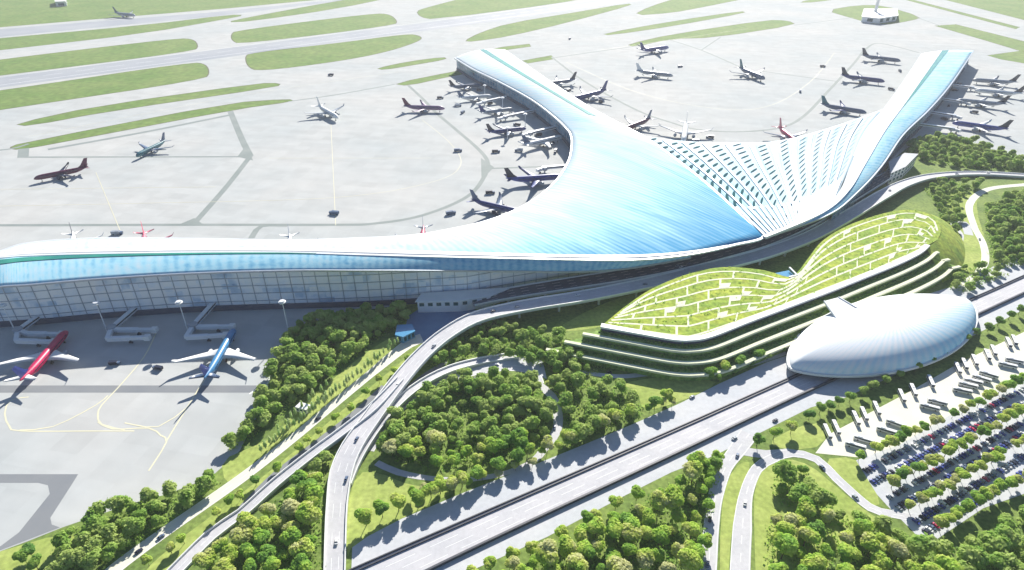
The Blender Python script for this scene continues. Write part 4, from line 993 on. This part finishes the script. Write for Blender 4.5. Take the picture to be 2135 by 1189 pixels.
for u, v, z, du, dv, m, lab in [(664, 874, 0, 8, -6, 'black', 'black car on the cream promenade beside the white hut'), (336, 1121, 0, 10, -7, 'slate', 'dark grey car far down the cream promenade'), (290, 1151, 0, 10, -7, 'black', 'black car nearest the bottom on the cream promenade'), (1156, 893, 0, 0, 8, 'slate', 'dark grey car on the path round the oval grove'),
        (1480, 1084, 0, 1, -8, 'black', 'black car on the left of the two bottom roads'), (1475, 1178, 0, 1, -8, 'slate', 'dark grey car at the bottom of the left of two bottom roads'), (1553, 1050, 0, 1, -8, 'white', 'white car on the right of the two bottom roads'), (1537, 951, 0, 3, -8, 'slate', 'dark grey car at the road fork above the two bottom roads'), (1531, 915, 0, 8, -4, 'silver', 'silver car beside the trunk road near the road fork'),
        (1616, 878, 0, 10, -5, 'black', 'black car on the pale strip below the trunk road'), (1714, 976, 0, 8, 8, 'slate', 'dark grey car on the winding road below the coach plaza'), (1783, 1038, 0, 8, 7, 'silver', 'silver car on the winding road near the car park corner'), (1443, 829, 0, 8, -4, 'slate', 'dark grey car on the pavement above the trunk road'), (1270, 778, 0, 8, 1, 'black', 'black car on the path below the terraces'),
        (702, 1130, 1.3, 1, -8, 'white', 'white car low on the curving viaduct'), (722, 1000, 3.8, 3, -8, 'slate', 'dark grey car on the curving viaduct where the ramp splits'), (744, 917, 5.2, 5, -8, 'slate', 'dark grey car on the curving viaduct left of the oval grove'), (830, 803, 8, 6, -8, 'white', 'white car on the curving viaduct beside the slip road'), (905, 722, 9.5, 8, -7, 'silver', 'silver car on the viaduct below the shaded forecourt'),
        (1028, 650, 11.2, 10, -3, 'black', 'black car where the viaduct levels beside the white block'), (1078, 641, 11.4, 10, -2, 'silver', 'silver car on the viaduct right of the white block'), (1205, 617, 12, 10, -2, 'white', 'white car on the viaduct above the lawn bank'), (1345, 594, 12, 10, -2, 'slate', 'dark grey car on the viaduct left of the garden roof'), (1855, 398, 9.5, 8, -5, 'silver', 'silver car on the viaduct at the right bend'), (1850, 386, 10, 8, -5, 'black', 'black car on the viaduct inner lane at the right bend'),
        (1995, 364, 4, 10, 0, 'slate', 'dark grey car on the viaduct under the wood at far right'), (2060, 361, 2.8, 10, 0, 'white', 'white car on the viaduct at the far right edge'), (1035, 762, 0, 8, -2, 'slate', 'dark grey car on the bus square behind the oval grove'), (990, 790, 0, 8, -3, 'black', 'black car on the road round the top of the oval grove'), (2042, 500, 0, 2, 8, 'silver', 'silver car on the cream road by the right wood'),
        (1420, 558, 13, 9, -4, 'white', 'white car on the inner kerb road by the roof corner'), (1412, 556, 13, 9, -4, 'silver', 'silver car stopped on the inner kerb road by the roof corner'), (1436, 551, 13, 9, -4, 'slate', 'dark grey car stopped on the inner kerb road near the roof corner'), (1620, 490, 13, 9, -4, 'white', 'white car on the inner kerb road under the ribbed roof')]:
    p = W(u, v, z); q = W(u+du, v+dv, z); car((p.x, p.y, z+(.2 if z else .12)), math.atan2(q.y-p.y, q.x-p.x), m, lab, 'cars on the roads')
# parked cars between the tree rows
PR = [((1800, 985), (2135, 812)), ((1815, 1008), (2135, 838)), ((1850, 1040), (2135, 880)), ((1868, 1062), (2135, 905)), ((1905, 1092), (2135, 952)), ((1925, 1112), (2135, 985))]
for a, c in PR:
    A, C_ = W(*a), W(*c); d = (C_-A); L = d.length; d.normalize(); k = 2.
    while k < L:
        if rc.random() < .92:
            p = A+d*k; m = rc.choices(['white', 'silver', 'slate', 'black', 'royal', 'red'], [3, 3, 3, 3, 6, .6])[0]
            car((p.x, p.y, .08), math.atan2(d.y, d.x)+math.pi/2+rc.uniform(-.05, .05)+(math.pi if rc.random() < .4 else 0), m, CN[m]+' car parked among the tree rows of the car park', CN[m]+' cars in the car park')
        k += 3.1
# ------------------------------------------------------------------ trees
def leaf_arrays(rs, R0, H, base, n, lobes, leaf=.85, flat=.75):
    """many leaf clumps spread over a lumpy crown; returns verts, quads"""
    V, Q = [], []
    L = []
    for k in range(lobes):
        t = rs.uniform(0, 2*math.pi); r = R0*math.sqrt(rs.uniform(0, 1))*.62; zz = base+(H-base)*rs.uniform(.28, .78)
        rad = R0*rs.uniform(.38, .58); L.append((Vector((r*math.cos(t), r*math.sin(t), zz)), rad))
    L.append((Vector((0, 0, base+(H-base)*.62)), R0*.62))
    cnt = 0; guard = 0
    while cnt < n and guard < n*6:
        guard += 1
        c, rad = L[rs.randrange(len(L))]
        d = Vector((rs.gauss(0, 1), rs.gauss(0, 1), rs.gauss(0, 1)+.35))
        if d.length < .1: continue
        d.normalize(); p = c+Vector((d.x, d.y, d.z*flat))*rad*rs.uniform(.82, 1.1)
        if p.z < base*.8: continue
        if any((p-c2).length < r2*.72 for c2, r2 in L if c2 is not c): continue
        nn = (d+Vector((rs.gauss(0, .45), rs.gauss(0, .45), rs.gauss(0, .45)+.55))).normalized()
        a = nn.cross(Vector((rs.gauss(0, 1), rs.gauss(0, 1), rs.gauss(0, 1)))).normalized(); b_ = nn.cross(a)
        s = leaf*rs.uniform(.55, 1.15); k = len(V)
        V += [p+a*s, p+b_*s*.7, p-a*s, p-b_*s*.7]; Q.append((k, k+1, k+2, k+3)); cnt += 1
    # dense inner masses so that the crown is not see-through
    for c, rad in L:
        k = len(V); nu_, nv_ = 7, 4
        for i in range(nv_+1):
            f = math.pi*i/nv_
            for j in range(nu_):
                t = 2*math.pi*j/nu_; V.append(c+Vector((math.sin(f)*math.cos(t), math.sin(f)*math.sin(t), math.cos(f)*flat))*rad*.78*rs.uniform(.85, 1.1))
        for i in range(nv_):
            for j in range(nu_): Q.append((k+i*nu_+j, k+i*nu_+(j+1) % nu_, k+(i+1)*nu_+(j+1) % nu_, k+(i+1)*nu_+j))
    return V, Q
def mesh_from(name, V, Q, m):
    me = bpy.data.meshes.new(name); me.from_pydata([tuple(v) for v in V], [], Q); me.materials.append(m); me.update(); return me
def trunk_mesh(rs, h, top, r=.32):
    b = MB(); b.path([(0, 0, -.1), (rs.uniform(-.1, .1), rs.uniform(-.1, .1), h*.6), (rs.uniform(-.3, .3), rs.uniform(-.3, .3), h)], [r, r*.75, r*.5], 7)
    for k in range(4):
        t = k*1.57+rs.uniform(-.4, .4); z0 = h*rs.uniform(.6, .95); b.path([(0, 0, z0), (1.5*math.cos(t), 1.5*math.sin(t), z0+1.6), (2.6*math.cos(t), 2.6*math.sin(t), z0+(top-z0)*.6)], [r*.5, r*.35, r*.12], 5)
    me = bpy.data.meshes.new('trunk'); me.from_pydata(b.v, [], b.f); me.materials.append(M['trunk']); return me
rs = random.Random(21)
CROWNS = []; RAW = []
for k in range(9):
    V, Q = leaf_arrays(rs, rs.uniform(4.8, 5.8), rs.uniform(10.5, 13), rs.uniform(3.6, 4.6), 900, rs.randint(5, 9)); RAW.append((V, Q))
    CROWNS.append((mesh_from('crown', V, Q, M['leaf']), trunk_mesh(rs, 6.5, 10)))
CROWNS_D = [(lambda me: (me.materials.clear(), me.materials.append(M['leafdark']), me)[2])(c.copy()) for c, _ in CROWNS]
LOWC = []
for k in range(5):
    V, Q = leaf_arrays(rs, rs.uniform(5.0, 6.0), rs.uniform(9.5, 12), 1.5, 420, 7, leaf=1.05); LOWC.append((np.array([tuple(v) for v in V]), np.array(Q)))
def inside(poly, x, y):
    r = False; j = len(poly)-1
    for i in range(len(poly)):
        a, b_ = poly[i], poly[j]
        if (a.y > y) != (b_.y > y) and x < (b_.x-a.x)*(y-a.y)/(b_.y-a.y)+a.x: r = not r
        j = i
    return r
def scatter(px, sp, seed):
    q = WS(px); r = random.Random(seed); x0, x1 = min(p.x for p in q), max(p.x for p in q); y0, y1 = min(p.y for p in q), max(p.y for p in q); pts = []
    for _ in range(int((x1-x0)*(y1-y0)/(sp*sp)*14)+60):
        x, y = r.uniform(x0, x1), r.uniform(y0, y1)
        if inside(q, x, y) and all((x-a)**2+(y-c)**2 > sp*sp for a, c in pts): pts.append((x, y))
    return pts
FOREST = [  # polygon, spacing, scale, dark, label, group
 ([(805, 905), (835, 870), (880, 835), (940, 800), (1010, 788), (1080, 785), (1120, 805), (1148, 845), (1145, 895), (1120, 925), (1060, 955), (980, 978), (900, 980), (830, 962), (800, 935)], 8.0, (.85, 1.15), 0, 'bushy tree packed in the dense oval grove inside the loop', 'trees of the oval grove'),
 ([(1150, 795), (1190, 790), (1300, 812), (1335, 850), (1330, 872), (1260, 895), (1190, 930), (1178, 905), (1182, 860)], 8.6, (.85, 1.15), 0, 'bright bushy tree in the copse right of the oval grove', 'trees of the copse right of the grove'),
 ([(1500, 975), (1478, 1050), (1470, 1110), (1462, 1200), (1000, 1240), (1060, 1190), (1160, 1150), (1250, 1100), (1350, 1045), (1440, 985)], 8.6, (.85, 1.25), 0, 'mixed green tree in the bottom wood between trunk road and twin roads', 'trees of the bottom middle wood'),
 ([(690, 945), (672, 1010), (664, 1100), (664, 1200), (560, 1240), (420, 1240), (440, 1170), (520, 1110), (560, 1070), (620, 1020)], 8.6, (.85, 1.2), 0, 'yellowish green tree between the slip road and the curving viaduct', 'trees between slip road and viaduct'),
 ([(135, 1120), (250, 1065), (350, 1035), (440, 1000), (455, 1010), (360, 1082), (240, 1165), (180, 1200), (110, 1200), (120, 1160)], 8.2, (.8, 1.1), 0, 'olive tree in the wood along the edge of the near apron', 'trees along the near apron edge'),
 ([(1625, 985), (1690, 985), (1702, 1015), (1690, 1060), (1640, 1060), (1615, 1030)], 9, (1.0, 1.3), 0, 'tall dark tree of the clump on the lawn inside the winding road', 'trees of the lawn clump'),
 ([(1720, 1045), (1745, 1075), (1850, 1110), (1910, 1150), (1990, 1150), (2060, 1110), (2140, 1080), (2240, 1080), (2240, 1240), (1600, 1240), (1594, 1120), (1620, 1085), (1680, 1090)], 9.4, (.95, 1.3), 0, 'large mixed green tree of the wood in the bottom right corner', 'trees of the bottom right wood'),
 ([(1020, 720), (1065, 690), (1160, 700), (1220, 730), (1270, 765), (1230, 785), (1170, 790), (1140, 765), (1050, 742), (960, 745)], 8.2, (.75, 1.05), 1, 'dark tree between the bus square and the left end of the terraces', 'trees beside the bus square'),
 ([(900, 765), (930, 725), (985, 690), (1050, 665), (1060, 690), (1000, 722), (940, 752)], 7.5, (.6, .85), 0, 'small light tree on the bank inside the viaduct bend', 'trees on the bank inside the viaduct bend'),
 ([(620, 680), (700, 660), (840, 652), (850, 665), (800, 700), (740, 745), (662, 808), (590, 865), (520, 912), (474, 946), (488, 925), (528, 880), (560, 800), (600, 720)], 8.0, (.9, 1.2), 1, 'dark tree of the dense wood between near apron and cream promenade', 'trees of the dense wood by the near apron'),
 ([(1905, 300), (1960, 290), (2030, 300), (2130, 335), (2250, 360), (2250, 385), (2130, 357), (2010, 350), (1930, 338), (1890, 322)], 11, (1.0, 1.3), 1, 'dark tree of the small wood below the right pier stands', 'trees of the wood below the right pier'),
 ([(1925, 395), (1990, 382), (2040, 390), (1990, 420), (2005, 455), (1985, 500), (1965, 470), (1955, 430)], 10, (.8, 1.1), 1, 'dark tree right of the garden roof beside the cream road', 'trees right of the garden roof'),
 ([(2055, 435), (2130, 400), (2260, 400), (2260, 560), (2140, 550), (2090, 560), (2065, 530), (2062, 500)], 9.5, (.9, 1.2), 1, 'tree of the dense wood at the right edge', 'trees of the right edge wood'),
 ([(2000, 560), (2060, 560), (2100, 572), (2020, 610), (1980, 600)], 9, (.7, .9), 1, 'small dark tree between cream road and trunk road at right', 'trees above the trunk road at right')]
TREES = []
for i, (px, sp, sc, dk, lab, grp) in enumerate(FOREST):
    for x, y in scatter(px, sp, 100+i): TREES.append((x, y, rs.uniform(*sc)*rs.choice((.68, .85, 1, 1, 1.1, 1.18)), dk, lab, grp))
SINGLE = []
def pxm(v):   # pixel height of one metre of ground at image row v
    return (W(1067, v)-W(1067, v+1)).length
for u, v in [(745, 1140), (780, 1122), (815, 1108), (860, 1095), (885, 1080), (905, 1070), (935, 1065), (952, 1055), (985, 1040), (1030, 1020), (1075, 1002), (1092, 990), (1135, 980), (1180, 958), (1225, 945), (1252, 930), (1282, 915), (1312, 905), (1365, 882), (1390, 868), (1480, 816), (1512, 805), (1545, 792), (1585, 778)]:
    p = W(u, v); SINGLE.append((p.x+2.5, p.y+15.0, 1.0, 0, 'round street tree in the row on the pavement above the trunk road', 'street trees above the trunk road'))
for u, v in [(1582, 913), (1617, 899), (1653, 887), (1496, 946), (1465, 963), (1329, 1026), (1285, 1043), (1240, 1068), (1225, 1076), (1171, 1104), (1107, 1137), (1067, 1151), (1023, 1171), (985, 1190)]:
    p = W(u, v, 8); SINGLE.append((p.x, p.y, .8, 0, 'round tree standing singly along the lower side of the trunk road', 'single trees below the trunk road'))
for u, v in [(1690, 862), (1712, 850), (1732, 842), (1752, 834), (1775, 826), (1800, 812), (1822, 800), (1850, 790), (1880, 778), (1912, 762), (1940, 748), (1965, 733), (1990, 718), (2015, 705), (2037, 692), (2064, 679), (2085, 668), (2108, 655), (2128, 645)]:
    p = W(u, v, 6); SINGLE.append((p.x, p.y, .72, 1, 'dark tree in the row between the station and the coach plaza', 'trees behind the coach plaza'))
for u, v in [(700, 868), (666, 897), (640, 915), (622, 930), (578, 971), (531, 1001), (498, 1031), (480, 1042), (451, 1068), (380, 1122), (353, 1142), (306, 1169), (730, 850), (762, 815), (790, 790), (822, 770), (848, 748)]:
    p = W(u, v, 5); SINGLE.append((p.x, p.y, .62, 0, 'small tree on the grass strip between promenade and slip road', 'trees between promenade and slip road'))
for a, c, n in (((1796, 944), (2140, 786), 22), ((1865, 999), (2140, 848), 19), ((1905, 1047), (2140, 912), 16), ((1960, 1085), (2140, 985), 12)):
    for k in range(n):
        u, v = lerp(a[0], c[0], k/(n-1))+rs.uniform(-4, 4), lerp(a[1], c[1], k/(n-1))+rs.uniform(-3, 3)
        if rs.random() < .9:
            p = W(u, v, 7.5); SINGLE.append((p.x, p.y, rs.uniform(.66, .9), 0, 'round tree in the planted rows of the car park', 'trees in the car park rows'))
for u, v in [(860, 1025), (885, 1015), (915, 1012), (945, 1000), (975, 1003), (1005, 990), (1040, 985), (1075, 970), (1110, 962), (1130, 938), (1165, 930), (1355, 850), (1380, 838), (1402, 836), (1160, 770), (1145, 800)]:
    p = W(u, v, 5); SINGLE.append((p.x, p.y, .62, 0, 'small bright tree along the outer edge of the oval path', 'trees along the oval path'))
for u, v in [(50, 1165), (75, 1180), (62, 1150)]:
    p = W(u, v, 5); SINGLE.append((p.x, p.y, .8, 1, 'dark green tree alone on the lawn at bottom left', 'trees on the bottom left lawn'))
for u, v in [(1500, 790), (1530, 775), (1565, 760), (1600, 745), (1632, 730), (1655, 712), (1690, 690), (1800, 640), (1840, 622), (1870, 610), (1905, 598), (1940, 580), (1965, 562), (1985, 545), (1880, 590), (1920, 575)]:
    p = W(u, v, 3); SINGLE.append((p.x, p.y, .55, 1, 'low dark tree along the foot of the terraces', 'trees along the foot of the terraces'))
ALLT = [(t, 1) for t in SINGLE]+[(t, 0) for t in sorted(TREES, key=lambda t: t[0]**2+t[1]**2)]
NIND = 298
def plant(x, y, s, dk, lab, grp):
    k = rs.randrange(len(CROWNS)); me, tm = CROWNS[k]
    if dk: me = CROWNS_D[k]
    o = bpy.data.objects.new('tree', None); COL.objects.link(o); o.location = (x, y, 0); o.rotation_euler = (0, 0, rs.uniform(0, 6.28)); o.scale = (s, s, s*rs.uniform(.9, 1.12)); tag(o, lab, 'tree', grp)
    link('crown', me, o); link('trunk', tm, o)
for t, _ in ALLT[:NIND]: plant(*t)
vs, qs, off = [], [], 0
for t, _ in ALLT[NIND:]:
    V, Q = LOWC[rs.randrange(len(LOWC))]; a = rs.uniform(0, 6.28); s = t[2]; ca, sa = math.cos(a)*s, math.sin(a)*s
    vs.append(np.stack([V[:, 0]*ca-V[:, 1]*sa+t[0], V[:, 0]*sa+V[:, 1]*ca+t[1], V[:, 2]*s], 1)); qs.append(Q+off); off += len(V)
def np_mesh(name, V, Q, m):
    me = bpy.data.meshes.new(name); me.vertices.add(len(V)); me.vertices.foreach_set('co', V.astype(np.float32).ravel())
    me.loops.add(Q.size); me.loops.foreach_set('vertex_index', Q.astype(np.int32).ravel()); me.polygons.add(len(Q)); me.polygons.foreach_set('loop_start', np.arange(0, Q.size, 4, dtype=np.int32))
    me.materials.append(m); me.update(calc_edges=True); return me
print('trees', len(SINGLE), len(TREES), 'stuff', len(vs))
if vs:
    o = link('woodland', np_mesh('woodland', np.concatenate(vs), np.concatenate(qs), M['leafdark']), kind='stuff'); o['label'] = 'dense dark woodland crowns beyond the nearer trees'; o['category'] = 'woodland'
# slim pale poplars along the promenade
V, Q = leaf_arrays(rs, 1.5, 10, .8, 220, 4, leaf=.5, flat=2.4); PM = mesh_from('crown', V, Q, M['leafpale']); TM = trunk_mesh(rs, 3, 4, .15)
k = 0
for j, (a, c, n) in enumerate((((556, 948), (690, 843), 19), ((690, 843), (836, 722), 22), ((590, 905), (690, 815), 9))):
    for i in range(n):
        t = i/(n-1); p = W(lerp(a[0], c[0], t)+rs.uniform(-3, 3)-7, lerp(a[1], c[1], t)+rs.uniform(-3, 3)-4)
        o = bpy.data.objects.new('poplar', None); COL.objects.link(o); o.location = (p.x, p.y, 0); s = rs.uniform(.9, 1.35); o.scale = (s*.85, s*.85, s); o.rotation_euler = (0, 0, rs.uniform(0, 6))
        tag(o, 'slim pale poplar in the line along the wood side of the promenade', 'tree', 'slim poplars along the promenade'); link('crown', PM, o); link('trunk', TM, o)
# shrubs and tufts on the roof garden
def roof_shrubs():
    r = np.random.default_rng(9); gq = np.array([tuple(p)[:2] for p in rim+back]); Vs, Qs, off = [], [], 0; poly = [Vector((a, c, 0)) for a, c in gq]
    n0 = 0
    while n0 < 520:
        x, y = r.uniform(gq[:, 0].min(), gq[:, 0].max()), r.uniform(gq[:, 1].min(), gq[:, 1].max())
        if not inside(poly, x, y): continue
        n0 += 1; n = 12; sz = r.uniform(.5, 1.3); c = np.array([x, y, ZT+.4*sz])+r.normal(0, 1, (n, 3))*np.array([.7, .7, .35])*sz; c[:, 2] = np.maximum(c[:, 2], ZT+.1)
        d1 = r.normal(0, 1, (n, 3)); d1 /= np.linalg.norm(d1, axis=1)[:, None]; d2 = np.cross(d1, r.normal(0, .5, (n, 3))+np.array([0, 0, 1.])); d2 /= np.linalg.norm(d2, axis=1)[:, None]
        s_ = r.uniform(.25, .6, (n, 1))*sz; Vs.append(np.stack([c+d1*s_, c+d2*s_*.7, c-d1*s_, c-d2*s_*.7], 1).reshape(-1, 3)-np.array(tuple(G.location))); Qs.append(np.arange(n*4).reshape(n, 4)+off); off += n*4
    link('roof_shrubs', np_mesh('roof_shrubs', np.concatenate(Vs), np.concatenate(Qs), M['leaf']), G, kind='stuff')
roof_shrubs()
# low undergrowth beneath the woods
def undergrowth():
    Vs, Qs, off = [], [], 0
    r = np.random.default_rng(3)
    for px, sp, sc, dk, lab, grp in FOREST:
        pts = scatter(px, 4.2, 77)
        for x, y in pts:
            n = 14; c = np.array([x, y, .5])+r.normal(0, 1, (n, 3))*np.array([1.7, 1.7, .55]); c[:, 2] = np.abs(c[:, 2])+.1
            d1 = r.normal(0, 1, (n, 3)); d1 /= np.linalg.norm(d1, axis=1)[:, None]; up = r.normal(0, .5, (n, 3))+np.array([0, 0, 1.]); d2 = np.cross(d1, up); d2 /= np.linalg.norm(d2, axis=1)[:, None]
            s = r.uniform(.5, 1.1, (n, 1)); q = np.stack([c+d1*s, c+d2*s*.7, c-d1*s, c-d2*s*.7], 1).reshape(-1, 3)
            Vs.append(q); Qs.append(np.arange(n*4).reshape(n, 4)+off); off += n*4
    o = link('undergrowth', np_mesh('undergrowth', np.concatenate(Vs), np.concatenate(Qs), M['leafdark']), kind='stuff'); o['label'] = 'low leafy undergrowth beneath the woods'; o['category'] = 'undergrowth'
undergrowth()

# ------------------------------------------------------------------ the air
hz = MB(); hz.box((0, 3150, 170), (14400, 7600, 343)); 
hm = bpy.data.materials.new('haze'); hm.use_nodes = True; hn = hm.node_tree.nodes; hn.remove(hn['Principled BSDF'])
pv = hn.new('ShaderNodeVolumePrincipled'); pv.inputs['Color'].default_value = (.93, .96, 1, 1); pv.inputs['Density'].default_value = .00006; pv.inputs['Anisotropy'].default_value = .2
hm.node_tree.links.new(pv.outputs[0], hn['Material Output'].inputs['Volume'])
ho = hz.build('haze', hm, kind='stuff'); ho['label'] = 'thin pale haze over the far airfield'; ho['category'] = 'haze'
